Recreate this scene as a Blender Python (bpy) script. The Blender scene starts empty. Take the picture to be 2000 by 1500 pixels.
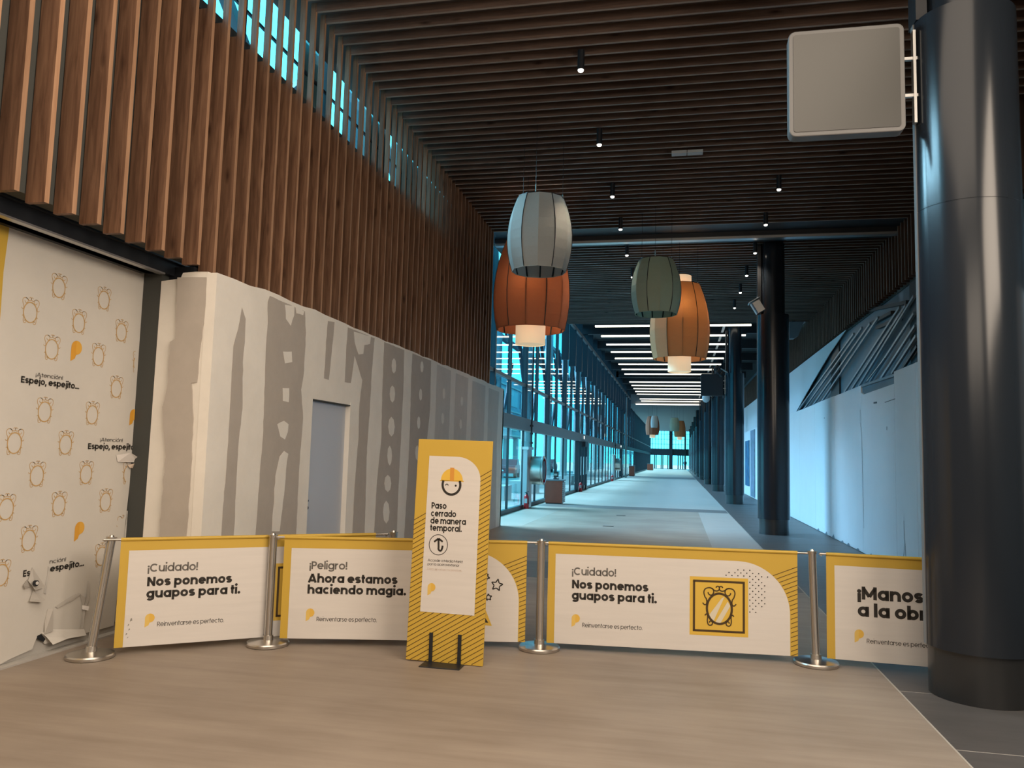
import bpy, bmesh, math, random
from math import sin, cos, pi, radians, sqrt
from mathutils import Vector, Matrix
random.seed(7)
S = bpy.context.scene
COL = S.collection

# ------------------------------------------------------------------ camera
F_PX = 1533.81
CAM = Vector((0, 0, 1.65))
CR = Vector((0.9783631, 0.20529016, 0.02572141))
CU = Vector((-0.00636585, -0.09439287, 0.99551467))
CF = Vector((-0.20679729, 0.97413856, 0.09104366))
cd = bpy.data.cameras.new('camera')
cam = bpy.data.objects.new('camera', cd)
COL.objects.link(cam)
cd.sensor_width = 36
cd.lens = F_PX / 2000 * 36
cd.clip_end = 600
m = Matrix((CR, CU, -CF)).transposed().to_4x4()
m.translation = CAM
cam.matrix_world = m
S.camera = cam

# ------------------------------------------------------------------ world, light, exposure
SKY = (0.11, 0.72, 0.97)
w = bpy.data.worlds.new('world')
S.world = w
w.use_nodes = True
bg = w.node_tree.nodes['Background']
bg.inputs[0].default_value = (*SKY, 1)
bg.inputs[1].default_value = 4.2
vs = S.view_settings
vs.view_transform = 'Standard'
vs.look = 'None'
vs.gamma = 1
vs.use_curve_mapping = False
vs.exposure = 0.0
S.cycles.use_denoising = True
S.cycles.max_bounces = 8
S.cycles.diffuse_bounces = 4
S.cycles.glossy_bounces = 4
S.cycles.transmission_bounces = 6
S.cycles.transparent_max_bounces = 24
S.cycles.sample_clamp_indirect = 6
S.cycles.caustics_reflective = False
S.cycles.caustics_refractive = False


def area(name, loc, rot, sx, sy, e, c):
    l = bpy.data.lights.new(name, 'AREA')
    l.shape = 'RECTANGLE'
    l.size = sx
    l.size_y = sy
    l.energy = e
    l.color = c
    o = bpy.data.objects.new(name, l)
    o.location = loc
    o.rotation_euler = rot
    COL.objects.link(o)
    return o


sun_d = bpy.data.lights.new('overcast_sun', 'SUN')
sun_d.energy = 27.0
sun_d.angle = radians(50)
sun_d.color = (0.65, 0.82, 1.0)
sun = bpy.data.objects.new('overcast_sun', sun_d)
sun.rotation_euler = (radians(-10), radians(-56), 0)
COL.objects.link(sun)
WARM = (1.0, 0.83, 0.66)
area('warm_fill_light', (-0.8, 0.6, 6.6), (0, 0, 0), 6.5, 8, 520, WARM)  # unseen warm fill standing in for lighting above the camera
area('warm_fill_light', (-0.5, -8.5, 5.0), (radians(80), 0, 0), 8, 2.2, 300, WARM)  # added warm fill behind the camera, out of view
area('warm_fill_light', (4.4, 0.6, 4.6), (0, radians(75), 0), 2.4, 6.5, 640, WARM)  # added fill from the right, brightens the plaster wall and slat fronts


# ------------------------------------------------------------------ helpers
def ray(x, y):
    return CF * F_PX + CR * (x - 1000) - CU * (y - 750)


def PX(x, y, c):      # photo pixel to the wall x = c
    d = ray(x, y)
    return CAM + d * (c / d.x)


def PY(x, y, c):
    d = ray(x, y)
    return CAM + d * (c / d.y)


def PZ(x, y, z=0.0):
    d = ray(x, y)
    return CAM + d * ((z - CAM.z) / d.z)


MATS = {}


def mat(name, col, rough=0.6, metal=0.0, noise=0.0, nscale=8.0, stretch=(1, 1, 1), bump=0.0, emit=0, spec=0.5,
        col2=None, coat=0.0, transl=0.0):
    if name in MATS:
        return MATS[name]
    M = bpy.data.materials.new(name)
    M.use_nodes = True
    N = M.node_tree
    b = N.nodes['Principled BSDF']
    b.inputs['Base Color'].default_value = (*col, 1)
    b.inputs['Roughness'].default_value = rough
    b.inputs['Metallic'].default_value = metal
    b.inputs['Specular IOR Level'].default_value = spec
    b.inputs['Coat Weight'].default_value = coat
    if emit:
        b.inputs['Emission Color'].default_value = (*col, 1)
        b.inputs['Emission Strength'].default_value = emit
    if noise or bump:
        tc = N.nodes.new('ShaderNodeTexCoord')
        mp = N.nodes.new('ShaderNodeMapping')
        mp.inputs['Scale'].default_value = stretch
        nz = N.nodes.new('ShaderNodeTexNoise')
        nz.inputs['Scale'].default_value = nscale
        nz.inputs['Detail'].default_value = 5
        nz.inputs['Roughness'].default_value = 0.65
        N.links.new(tc.outputs['Object'], mp.inputs[0])
        N.links.new(mp.outputs[0], nz.inputs[0])
        if noise:
            rp = N.nodes.new('ShaderNodeValToRGB')
            c2 = col2 or tuple(c * (1 - noise) for c in col)
            rp.color_ramp.elements[0].position = 0.3
            rp.color_ramp.elements[1].position = 0.7
            rp.color_ramp.elements[0].color = (*c2, 1)
            rp.color_ramp.elements[1].color = (*[min(1, c * (1 + noise * 0.4)) for c in col], 1)
            N.links.new(nz.outputs[0], rp.inputs[0])
            N.links.new(rp.outputs[0], b.inputs['Base Color'])
        if bump:
            bp = N.nodes.new('ShaderNodeBump')
            bp.inputs['Strength'].default_value = bump
            bp.inputs['Distance'].default_value = 0.01
            N.links.new(nz.outputs[0], bp.inputs['Height'])
            N.links.new(bp.outputs[0], b.inputs['Normal'])
    if transl:
        out = N.nodes['Material Output']
        t = N.nodes.new('ShaderNodeBsdfTranslucent')
        t.inputs[0].default_value = (*col, 1)
        mx = N.nodes.new('ShaderNodeMixShader')
        mx.inputs[0].default_value = transl
        N.links.new(b.outputs[0], mx.inputs[1])
        N.links.new(t.outputs[0], mx.inputs[2])
        N.links.new(mx.outputs[0], out.inputs[0])
    MATS[name] = M
    return M


def glass(name, tint, refl=0.5, base=0.04):
    M = bpy.data.materials.new(name)
    M.use_nodes = True
    N = M.node_tree
    N.nodes.clear()
    out = N.nodes.new('ShaderNodeOutputMaterial')
    t = N.nodes.new('ShaderNodeBsdfTransparent')
    t.inputs[0].default_value = (*tint, 1)
    g = N.nodes.new('ShaderNodeBsdfGlossy')
    g.inputs['Roughness'].default_value = 0.02
    lw = N.nodes.new('ShaderNodeLayerWeight')
    lw.inputs[0].default_value = 0.5
    fr = N.nodes.new('ShaderNodeMath')
    fr.operation = 'POWER'
    fr.inputs[1].default_value = 5.0
    N.links.new(lw.outputs['Facing'], fr.inputs[0])
    mu = N.nodes.new('ShaderNodeMath')
    mu.operation = 'MULTIPLY_ADD'
    mu.inputs[1].default_value = refl
    mu.inputs[2].default_value = base
    mu.use_clamp = True
    mx = N.nodes.new('ShaderNodeMixShader')
    N.links.new(fr.outputs[0], mu.inputs[0])
    N.links.new(mu.outputs[0], mx.inputs[0])
    N.links.new(t.outputs[0], mx.inputs[1])
    N.links.new(g.outputs[0], mx.inputs[2])
    N.links.new(mx.outputs[0], out.inputs[0])
    return M


def floor_mat():
    M = bpy.data.materials.new('pale_timber_look_flooring')
    M.use_nodes = True
    N = M.node_tree
    b = N.nodes['Principled BSDF']
    tc = N.nodes.new('ShaderNodeTexCoord')
    mp = N.nodes.new('ShaderNodeMapping')
    mp.inputs['Scale'].default_value = (0.35, 3.2, 1)
    nz = N.nodes.new('ShaderNodeTexNoise')
    nz.inputs['Scale'].default_value = 2.2
    nz.inputs['Detail'].default_value = 9
    nz.inputs['Roughness'].default_value = 0.62
    n2 = N.nodes.new('ShaderNodeTexNoise')
    n2.inputs['Scale'].default_value = 0.9
    n2.inputs['Detail'].default_value = 4
    N.links.new(tc.outputs['Object'], mp.inputs[0])
    N.links.new(mp.outputs[0], nz.inputs[0])
    N.links.new(tc.outputs['Object'], n2.inputs[0])
    ad = N.nodes.new('ShaderNodeMath')
    ad.operation = 'ADD'
    N.links.new(nz.outputs[0], ad.inputs[0])
    N.links.new(n2.outputs[0], ad.inputs[1])
    rp = N.nodes.new('ShaderNodeValToRGB')
    rp.color_ramp.elements[0].position = 0.7
    rp.color_ramp.elements[1].position = 1.3
    rp.color_ramp.elements[0].color = (0.235, 0.19, 0.155, 1)
    rp.color_ramp.elements[1].color = (0.34, 0.285, 0.235, 1)
    dv = N.nodes.new('ShaderNodeMath')
    dv.operation = 'MULTIPLY'
    dv.inputs[1].default_value = 0.5
    rp.color_ramp.elements[0].position = 0.36
    rp.color_ramp.elements[1].position = 0.64
    N.links.new(ad.outputs[0], dv.inputs[0])
    N.links.new(dv.outputs[0], rp.inputs[0])
    N.links.new(rp.outputs[0], b.inputs['Base Color'])
    b.inputs['Roughness'].default_value = 0.5
    b.inputs['Specular IOR Level'].default_value = 0.28
    return M


def wood(name, a, c, grain_axis):
    # grain_axis: long direction of the board
    M = bpy.data.materials.new(name)
    M.use_nodes = True
    N = M.node_tree
    b = N.nodes['Principled BSDF']
    tc = N.nodes.new('ShaderNodeTexCoord')
    oi = N.nodes.new('ShaderNodeObjectInfo')
    mp = N.nodes.new('ShaderNodeMapping')
    sc = [14, 14, 14]
    sc[grain_axis] = 1.1
    mp.inputs['Scale'].default_value = sc
    vm = N.nodes.new('ShaderNodeVectorMath')
    vm.operation = 'ADD'
    mr = N.nodes.new('ShaderNodeMath')
    mr.operation = 'MULTIPLY'
    mr.inputs[1].default_value = 37
    N.links.new(oi.outputs['Random'], mr.inputs[0])
    N.links.new(tc.outputs['Object'], vm.inputs[0])
    N.links.new(mr.outputs[0], vm.inputs[1])
    N.links.new(vm.outputs[0], mp.inputs[0])
    nz = N.nodes.new('ShaderNodeTexNoise')
    nz.inputs['Scale'].default_value = 1.6
    nz.inputs['Detail'].default_value = 8
    nz.inputs['Roughness'].default_value = 0.6
    nz.inputs['Distortion'].default_value = 0.6
    N.links.new(mp.outputs[0], nz.inputs[0])
    rp = N.nodes.new('ShaderNodeValToRGB')
    rp.color_ramp.elements[0].position = 0.3
    rp.color_ramp.elements[1].position = 0.72
    rp.color_ramp.elements[0].color = (*a, 1)
    rp.color_ramp.elements[1].color = (*c, 1)
    N.links.new(nz.outputs[0], rp.inputs[0])
    # knots
    mp2 = N.nodes.new('ShaderNodeMapping')
    s2 = [5, 5, 5]
    s2[grain_axis] = 1.6
    mp2.inputs['Scale'].default_value = s2
    N.links.new(vm.outputs[0], mp2.inputs[0])
    vo = N.nodes.new('ShaderNodeTexVoronoi')
    vo.inputs['Scale'].default_value = 1.0
    N.links.new(mp2.outputs[0], vo.inputs[0])
    kr = N.nodes.new('ShaderNodeValToRGB')
    kr.color_ramp.elements[0].position = 0.03
    kr.color_ramp.elements[1].position = 0.16
    kr.color_ramp.elements[0].color = (0.35, 0.3, 0.28, 1)
    kr.color_ramp.elements[1].color = (1, 1, 1, 1)
    N.links.new(vo.outputs['Distance'], kr.inputs[0])
    mx = N.nodes.new('ShaderNodeMixRGB')
    mx.blend_type = 'MULTIPLY'
    mx.inputs[0].default_value = 1
    N.links.new(rp.outputs[0], mx.inputs[1])
    N.links.new(kr.outputs[0], mx.inputs[2])
    # board to board variation
    vr = N.nodes.new('ShaderNodeMath')
    vr.operation = 'MULTIPLY_ADD'
    vr.inputs[1].default_value = 0.3
    vr.inputs[2].default_value = 0.85
    N.links.new(oi.outputs['Random'], vr.inputs[0])
    mv = N.nodes.new('ShaderNodeVectorMath')
    mv.operation = 'SCALE'
    N.links.new(mx.outputs[0], mv.inputs[0])
    N.links.new(vr.outputs[0], mv.inputs['Scale'])
    N.links.new(mv.outputs[0], b.inputs['Base Color'])
    b.inputs['Roughness'].default_value = 0.5
    b.inputs['Specular IOR Level'].default_value = 0.3
    return M


class MB:
    def __init__(s):
        s.v = []
        s.f = []
        s.smooth = set()

    def box(s, a, b):
        x0, y0, z0 = [min(p, q) for p, q in zip(a, b)]
        x1, y1, z1 = [max(p, q) for p, q in zip(a, b)]
        n = len(s.v)
        s.v += [(x0, y0, z0), (x1, y0, z0), (x1, y1, z0), (x0, y1, z0), (x0, y0, z1), (x1, y0, z1), (x1, y1, z1), (x0, y1, z1)]
        s.f += [tuple(n + i for i in q) for q in ((0, 3, 2, 1), (4, 5, 6, 7), (0, 1, 5, 4), (1, 2, 6, 5), (2, 3, 7, 6), (3, 0, 4, 7))]
        return s

    def quad(s, x, y0, y1, z0, z1):
        return s.poly([(x, y0, z0), (x, y1, z0), (x, y1, z1), (x, y0, z1)])

    def bar(s, p, q, wd, ht, up=(0, 0, 1)):
        p, q = Vector(p), Vector(q)
        d = (q - p).normalized()
        u = Vector(up)
        if abs(d.dot(u)) > 0.98:
            u = Vector((0, 1, 0))
        r = d.cross(u).normalized()
        u = r.cross(d).normalized()
        n = len(s.v)
        for c in (p, q):
            for a, b in ((-1, -1), (1, -1), (1, 1), (-1, 1)):
                s.v.append(tuple(c + r * a * wd / 2 + u * b * ht / 2))
        s.f += [tuple(n + i for i in q_) for q_ in ((3, 2, 1, 0), (4, 5, 6, 7), (0, 1, 5, 4), (1, 2, 6, 5), (2, 3, 7, 6), (3, 0, 4, 7))]
        return s

    def tube(s, p, q, r0, r1=None, n=16, cap=True):
        p, q = Vector(p), Vector(q)
        r1 = r0 if r1 is None else r1
        d = (q - p).normalized()
        a = d.orthogonal().normalized()
        b = d.cross(a)
        k = len(s.v)
        for c, r in ((p, r0), (q, r1)):
            for i in range(n):
                t = 2 * pi * i / n
                s.v.append(tuple(c + a * r * cos(t) + b * r * sin(t)))
        for i in range(n):
            j = (i + 1) % n
            s.smooth.add(len(s.f))
            s.f.append((k + i, k + j, k + n + j, k + n + i))
        if cap:
            s.f.append(tuple(k + i for i in reversed(range(n))))
            s.f.append(tuple(k + n + i for i in range(n)))
        return s

    def lathe(s, c, prof, n=24, smooth=True, capb=False, capt=False):
        # prof: [(r, z)] around vertical axis through c
        k = len(s.v)
        for r, z in prof:
            for i in range(n):
                t = 2 * pi * i / n
                s.v.append((c[0] + r * cos(t), c[1] + r * sin(t), c[2] + z))
        for a in range(len(prof) - 1):
            for i in range(n):
                j = (i + 1) % n
                if smooth:
                    s.smooth.add(len(s.f))
                s.f.append((k + a * n + i, k + a * n + j, k + (a + 1) * n + j, k + (a + 1) * n + i))
        if capb:
            s.f.append(tuple(k + i for i in reversed(range(n))))
        if capt:
            e = k + (len(prof) - 1) * n
            s.f.append(tuple(e + i for i in range(n)))
        return s

    def poly(s, pts):
        n = len(s.v)
        s.v += [tuple(p) for p in pts]
        s.f.append(tuple(range(n, n + len(pts))))
        return s

    def prism(s, pts, off):
        n = len(s.v)
        k = len(pts)
        off = Vector(off)
        s.v += [tuple(p) for p in pts] + [tuple(Vector(p) + off) for p in pts]
        s.f.append(tuple(range(n, n + k)))
        s.f.append(tuple(range(n + 2 * k - 1, n + k - 1, -1)))
        for i in range(k):
            j = (i + 1) % k
            s.f.append((n + j, n + i, n + k + i, n + k + j))
        return s

    def build(s, name, material, parent=None, fix=True):
        me = bpy.data.meshes.new(name)
        me.from_pydata(s.v, [], s.f)
        for i in s.smooth:
            me.polygons[i].use_smooth = True
        if fix:
            bm = bmesh.new()
            bm.from_mesh(me)
            bmesh.ops.recalc_face_normals(bm, faces=bm.faces)
            bm.to_mesh(me)
            bm.free()
        if s.smooth:
            me.set_sharp_from_angle(angle=radians(35))
        me.materials.append(material)
        o = bpy.data.objects.new(name, me)
        COL.objects.link(o)
        if parent is not None:
            o.parent = parent
            o.matrix_parent_inverse = Matrix.Translation(-parent.location) if parent.rotation_euler[:] == (0, 0, 0) else Matrix.Identity(4)
        return o


def tag(o, label=None, cat=None, group=None, kind=None):
    if label:
        o['label'] = label
    if cat:
        o['category'] = cat
    if group:
        o['group'] = group
    if kind:
        o['kind'] = kind
    return o


def empty(name, loc, rz=0):
    o = bpy.data.objects.new(name, None)
    o.location = loc
    o.rotation_euler = (0, 0, rz)
    o.empty_display_size = 0.1
    COL.objects.link(o)
    return o


def local(o, parent):      # child whose mesh is written in its parent's own coordinates
    o.parent = parent
    o.matrix_parent_inverse = Matrix.Identity(4)
    return o


def copy_tree(o, parent=None):
    c = o.copy()
    COL.objects.link(c)
    if parent is not None:
        c.parent = parent
    for ch in list(o.children):
        copy_tree(ch, c)
    return c


def bevel(o, wd=0.004, seg=2):
    md = o.modifiers.new('bevel', 'BEVEL')
    md.width = wd
    md.segments = seg
    md.limit_method = 'ANGLE'
    return o


# ------------------------------------------------------------------ materials
m_floor = floor_mat()
m_floor_dark = mat('dark_grey_tile', (0.095, 0.088, 0.085), 0.42, noise=0.25, nscale=2.5, stretch=(0.6, 2.5, 1), spec=0.35)
m_floor_light = mat('light_flooring', (0.40, 0.36, 0.32), 0.5, noise=0.12, nscale=3, stretch=(0.4, 3, 1), spec=0.28)
m_floor_mid = mat('grey_flooring', (0.15, 0.14, 0.135), 0.5, noise=0.15, nscale=3, stretch=(0.4, 3, 1), spec=0.28)
m_grout = mat('pale_grout', (0.42, 0.38, 0.34), 0.7)
m_slat_v = wood('walnut_vertical', (0.085, 0.04, 0.023), (0.235, 0.128, 0.076), 2)
m_slat_back = mat('brown_backing', (0.085, 0.058, 0.046), 0.7)
m_slat_r = wood('shaded_walnut_vertical', (0.06, 0.034, 0.025), (0.13, 0.08, 0.058), 2)  # same walnut, darkened to paint in the dimmer light on the right fascia
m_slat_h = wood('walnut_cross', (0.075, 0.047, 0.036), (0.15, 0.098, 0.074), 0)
m_edge_v = wood('walnut_lit_edge', (0.30, 0.165, 0.095), (0.42, 0.25, 0.15), 2)  # paler walnut, light on the slat fronts put into the colour
m_edge_h = wood('walnut_cross_lit_edge', (0.24, 0.19, 0.155), (0.33, 0.27, 0.225), 0)  # paler walnut, light on the narrow slat faces put into the colour


def lit_edge_faces(o, material, axis, sign):  # gives the faces that catch light a painted lighter tone
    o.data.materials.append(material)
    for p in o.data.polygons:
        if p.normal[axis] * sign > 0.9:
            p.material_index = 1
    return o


m_back = mat('dark_backing', (0.05, 0.052, 0.047), 0.8)
m_black = mat('black_steel', (0.012, 0.014, 0.018), 0.45)
m_mull = mat('blue_black_frame', (0.009, 0.016, 0.025), 0.4)
m_column = mat('glossy_dark_cladding', (0.013, 0.017, 0.023), 0.2, spec=0.42)
m_colbase = mat('black_base_cladding', (0.016, 0.017, 0.018), 0.3, spec=0.6)
m_alu = mat('aluminium', (0.55, 0.55, 0.54), 0.35, metal=0.9)
m_grey = mat('grey_metal_channel', (0.22, 0.22, 0.22), 0.5, metal=0.2)
m_chrome = mat('brushed_chrome', (0.60, 0.565, 0.52), 0.3, metal=1.0)
m_plaster = mat('joint_filler', (0.80, 0.76, 0.695), 0.9, noise=0.06, nscale=3, bump=0.05)
m_board = mat('bare_plasterboard', (0.44, 0.395, 0.35), 0.9, noise=0.06, nscale=6)
m_board2 = mat('thinly_filled_board', (0.60, 0.565, 0.52), 0.9, noise=0.06, nscale=6)
m_doorleaf = mat('grey_blue_door_paint', (0.47, 0.50, 0.56), 0.5)
m_vinyl = mat('white_printed_vinyl', (0.62, 0.59, 0.54), 0.55, noise=0.05, nscale=2.5, bump=0.08)
m_vinylback = mat('torn_vinyl_back', (0.42, 0.39, 0.35), 0.7)
m_white = mat('banner_white', (0.67, 0.635, 0.60), 0.6, noise=0.05, nscale=3, stretch=(0.5, 0.5, 9))
m_yellow = mat('banner_yellow', (0.56, 0.365, 0.05), 0.5)
m_yellow2 = mat('logo_light_yellow', (0.72, 0.49, 0.12), 0.6)
m_orange = mat('logo_orange', (0.68, 0.33, 0.035), 0.6)
m_ink = mat('dark_ink', (0.022, 0.018, 0.014), 0.7)
m_inkbrown = mat('brown_ink', (0.06, 0.032, 0.006), 0.7)
m_inkgrey = mat('grey_ink', (0.13, 0.12, 0.11), 0.7)
m_faint = mat('faint_pink_ink', (0.64, 0.53, 0.46), 0.7)
m_gold = mat('gold_ink', (0.52, 0.33, 0.13), 0.6)
m_smudge = mat('grey_smudge', (0.42, 0.40, 0.37), 0.8)
m_panel = mat('white_hoarding', (0.70, 0.72, 0.74), 0.6, noise=0.03, nscale=1.5)
m_sheet = mat('white_sheet', (0.72, 0.72, 0.74), 0.8)
m_bluegrey = mat('blue_grey_panel', (0.15, 0.19, 0.22), 0.45, noise=0.2, nscale=0.8)
m_rail = mat('blue_grey_rail', (0.30, 0.36, 0.40), 0.35, metal=0.4)
m_led = mat('led_diffuser', (1.0, 0.93, 0.76), emit=3.2)
m_bulb = mat('spotlight_lens', (1.0, 0.92, 0.78), emit=9)
m_glass = glass('window_glass', (0.62, 0.92, 0.97), 0.95, 0.05)
m_glass_up = glass('solar_glass', (0.36, 0.60, 0.74), 0.95, 0.06)
m_ext_ground = mat('pale_paving', (0.30, 0.31, 0.31), 0.9, noise=0.1, nscale=0.5)
m_ext_white = mat('white_painted_steel', (0.5, 0.52, 0.53), 0.5)
m_ext_bld = mat('pale_render', (0.42, 0.40, 0.38), 0.9, noise=0.1, nscale=0.3)
m_ext_win = mat('dark_window', (0.08, 0.10, 0.12), 0.3)
m_ext_steel = mat('dark_truss_steel', (0.05, 0.07, 0.09), 0.5)
m_ext_panel = mat('blue_facade_panel', (0.14, 0.20, 0.24), 0.5, noise=0.25, nscale=0.4)
m_redcar = mat('red_car_paint', (0.45, 0.03, 0.04), 0.3)
m_car = mat('pale_car_paint', (0.5, 0.5, 0.52), 0.3)
m_red = mat('red_enamel', (0.45, 0.015, 0.02), 0.3)
m_kiosk = mat('terracotta_wood', (0.33, 0.062, 0.032), 0.5, noise=0.15, nscale=3)
m_signface = mat('screen_face', (0.085, 0.085, 0.082), 0.3, metal=0.5)
m_signrim = mat('screen_rim', (0.15, 0.15, 0.15), 0.45, metal=0.2)
m_gceil = mat('grey_ceiling_board', (0.16, 0.16, 0.16), 0.8)
m_rearwall = mat('taupe_wall', (0.13, 0.11, 0.095), 0.85)
m_deck = mat('dark_roof_deck', (0.045, 0.045, 0.045), 0.8)

# ------------------------------------------------------------------ stroke lettering (rounded geometric sans)
XH, CP, AS, DS = 0.55, 0.70, 0.75, -0.2


def arc(cx, cy, rx, ry, a0, a1, n=18):
    return [(cx + rx * cos(radians(a0 + (a1 - a0) * i / n)), cy + ry * sin(radians(a0 + (a1 - a0) * i / n))) for i in range(n + 1)]


def glyph(ch, w):
    h = w / 2
    R = (XH - w) / 2
    c = XH / 2
    o = arc(h + R, c, R, R, 0, 360, 28)
    L = lambda *p: list(p)
    st = lambda x, a, b: [(x, a), (x, b)]
    W = 2 * R + w
    rn = 0.185
    if ch == ' ':
        return [], [], 0.20
    if ch == 'o':
        return [o], [], W
    if ch == 'ó':
        return [o, L((h + R, XH + 0.05), (h + R + 0.1, XH + 0.19))], [], W
    if ch == 'a':
        return [o, st(h + 2 * R, 0, XH)], [], W
    if ch == 'd':
        return [o, st(h + 2 * R, 0, AS)], [], W
    if ch == 'b':
        return [o, st(h, 0, AS)], [], W
    if ch == 'p':
        return [o, st(h, DS, XH)], [], W
    if ch == 'g':
        return [o, [(h + 2 * R, XH)] + arc(h + R, 0.0, R, -(DS + h) , 0, -155)], [], W
    if ch == 'c':
        return [arc(h + R, c, R, R, 48, 312, 24)], [], W * 0.93
    if ch == 'e':
        return [arc(h + R, c, R, R, 0, 318, 24), L((h, c), (h + 2 * R + h, c))], [], W
    if ch == 's':
        r = (XH - w) / 4
        rx = 0.145
        return [arc(h + rx, XH - h - r, rx, r, 25, 270, 14) + arc(h + rx, h + r, rx, r, 90, -155, 14)[1:]], [], 2 * rx + w
    if ch in 'nh':
        return [st(h, 0, XH if ch == 'n' else AS), arc(h + rn, XH - h - rn, rn, rn, 180, 0, 12) + [(h + 2 * rn, 0)]], [], 2 * rn + w
    if ch == 'm':
        r = 0.165
        return [st(h, 0, XH), arc(h + r, XH - h - r, r, r, 180, 0, 12) + [(h + 2 * r, 0)],
                arc(h + 3 * r, XH - h - r, r, r, 180, 0, 12) + [(h + 4 * r, 0)]], [], 4 * r + w
    if ch == 'u':
        return [[(h, XH)] + arc(h + rn, h + rn, rn, rn, 180, 360, 12), st(h + 2 * rn, 0, XH)], [], 2 * rn + w
    if ch == 'r':
        return [st(h, 0, XH), arc(h + rn, XH - h - rn, rn, rn, 180, 80, 8)], [], rn + w * 0.9
    if ch == 'i':
        return [st(h, 0, XH)], [(h, AS - 0.02, w * 0.6)], w
    if ch == 'j':
        return [[(h + 0.04, XH), (h + 0.04, DS + 0.14)] + arc(h - 0.05, DS + 0.12, 0.09, 0.12 - h, 0, -90, 6)], [(h + 0.04, AS - 0.02, w * 0.6)], w + 0.04
    if ch == 'l':
        return [st(h, 0, AS)], [], w
    if ch == 't':
        x = 0.12
        return [[(x, CP), (x, h + 0.06)] + arc(x + 0.09, h + 0.07, 0.09, 0.07, 180, 270, 5), L((0, XH - h), (0.28, XH - h))], [], 0.27
    if ch == 'f':
        x = 0.11
        return [[(x, 0), (x, AS - 0.12)] + arc(x + 0.11, AS - 0.12, 0.11, 0.12 - h, 180, 90, 6), L((0, XH - h), (0.25, XH - h))], [], 0.25
    if ch == 'k':
        return [st(h, 0, AS), L((h, 0.2), (0.4, XH)), L((0.17, 0.29), (0.43, 0))], [], 0.44
    if ch == 'x':
        return [L((0.03, 0), (0.44, XH)), L((0.03, XH), (0.44, 0))], [], 0.47
    if ch == 'v':
        return [L((0.03, XH), (0.24, 0)), L((0.45, XH), (0.24, 0))], [], 0.48
    if ch == 'N':
        return [st(h, 0, CP), st(0.58 - h, 0, CP), L((h, CP - h * 0.5), (0.58 - h, h * 0.5))], [], 0.58
    if ch == 'M':
        return [st(h, 0, CP), st(0.74 - h, 0, CP), L((h, CP - h), (0.37, 0.16)), L((0.74 - h, CP - h), (0.37, 0.16))], [], 0.74
    if ch == 'A':
        return [L((h * .9, 0), (0.34, CP)), L((0.68 - h * .9, 0), (0.34, CP)), L((0.16, 0.17), (0.52, 0.17))], [], 0.68
    if ch == 'C':
        r = CP / 2 - h
        return [arc(h + r, CP / 2, r, r, 48, 312, 26)], [], 0.66
    if ch == 'E':
        return [st(h, 0, CP), L((h, CP - h), (0.43, CP - h)), L((h, CP / 2), (0.40, CP / 2)), L((h, h), (0.43, h))], [], 0.45
    if ch in 'PR':
        r = 0.16
        yb = CP - h - 2 * r
        g = [st(h, 0, CP), [(h, CP - h), (0.22, CP - h)] + arc(0.24, CP - h - r, r, r, 90, -90, 12) + [(h, yb)]]
        if ch == 'R':
            g.append(L((0.24, yb), (0.42, 0)))
        return g, [], 0.46
    if ch == 'D':
        r = CP / 2 - h
        return [st(h, 0, CP), [(h, CP - h), (0.2, CP - h)] + arc(0.22, CP / 2, r, r, 90, -90, 16) + [(h, h)]], [], 0.58
    if ch == '.':
        return [], [(h * 1.1, w * 0.6, w * 0.62)], w * 1.1
    if ch == ',':
        return [L((h * 1.4, w * .9), (h * 0.6, -w * 0.9))], [], w * 1.2
    if ch == '!':
        return [st(h, 0.22, CP)], [(h, w * 0.6, w * 0.62)], w
    if ch == '¡':
        return [st(h, -0.16, 0.34)], [(h, XH - w * 0.6, w * 0.62)], w
    raise ValueError(ch)


def ribbon(pts, w):
    n = len(pts)
    out = []
    closed = n > 3 and abs(pts[0][0] - pts[-1][0]) + abs(pts[0][1] - pts[-1][1]) < 1e-5
    for i in range(n):
        if closed and i in (0, n - 1):
            a, b = pts[-2], pts[1]
        else:
            a, b = pts[max(0, i - 1)], pts[min(n - 1, i + 1)]
        dx, dy = b[0] - a[0], b[1] - a[1]
        l = sqrt(dx * dx + dy * dy) or 1
        nx, ny = -dy / l * w / 2, dx / l * w / 2
        out.append(((pts[i][0] + nx, pts[i][1] + ny), (pts[i][0] - nx, pts[i][1] - ny)))
    return [(out[i][0], out[i][1], out[i + 1][1], out[i + 1][0]) for i in range(n - 1)]


def disc(x, y, r, n=14):
    return [(x + r * cos(2 * pi * i / n), y + r * sin(2 * pi * i / n)) for i in range(n)]


def text2d(s, x0, y0, x1, cap, w=0.125, skew=0.0, gap=0.038):
    """flat polygons of a line of writing: from x0 to x1, baseline y0, capital height cap"""
    adv = 0
    items = []
    for ch in s:
        P, Dd, a = glyph(ch, w)
        items.append((P, Dd, adv))
        adv += a + (gap if ch != ' ' else 0)
    tot = adv - gap
    sy = cap / CP
    sx = (x1 - x0) / tot
    polys = []
    for P, Dd, ox in items:
        for p in P:
            for q in ribbon(p, w):
                polys.append([(x0 + (X + ox) * sx + skew * Y * sy, y0 + Y * sy) for X, Y in q])
        for (dx, dy, r) in Dd:
            polys.append([(x0 + (X + ox) * sx + skew * Y * sy, y0 + Y * sy) for X, Y in disc(dx, dy, r)])
    return polys


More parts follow.
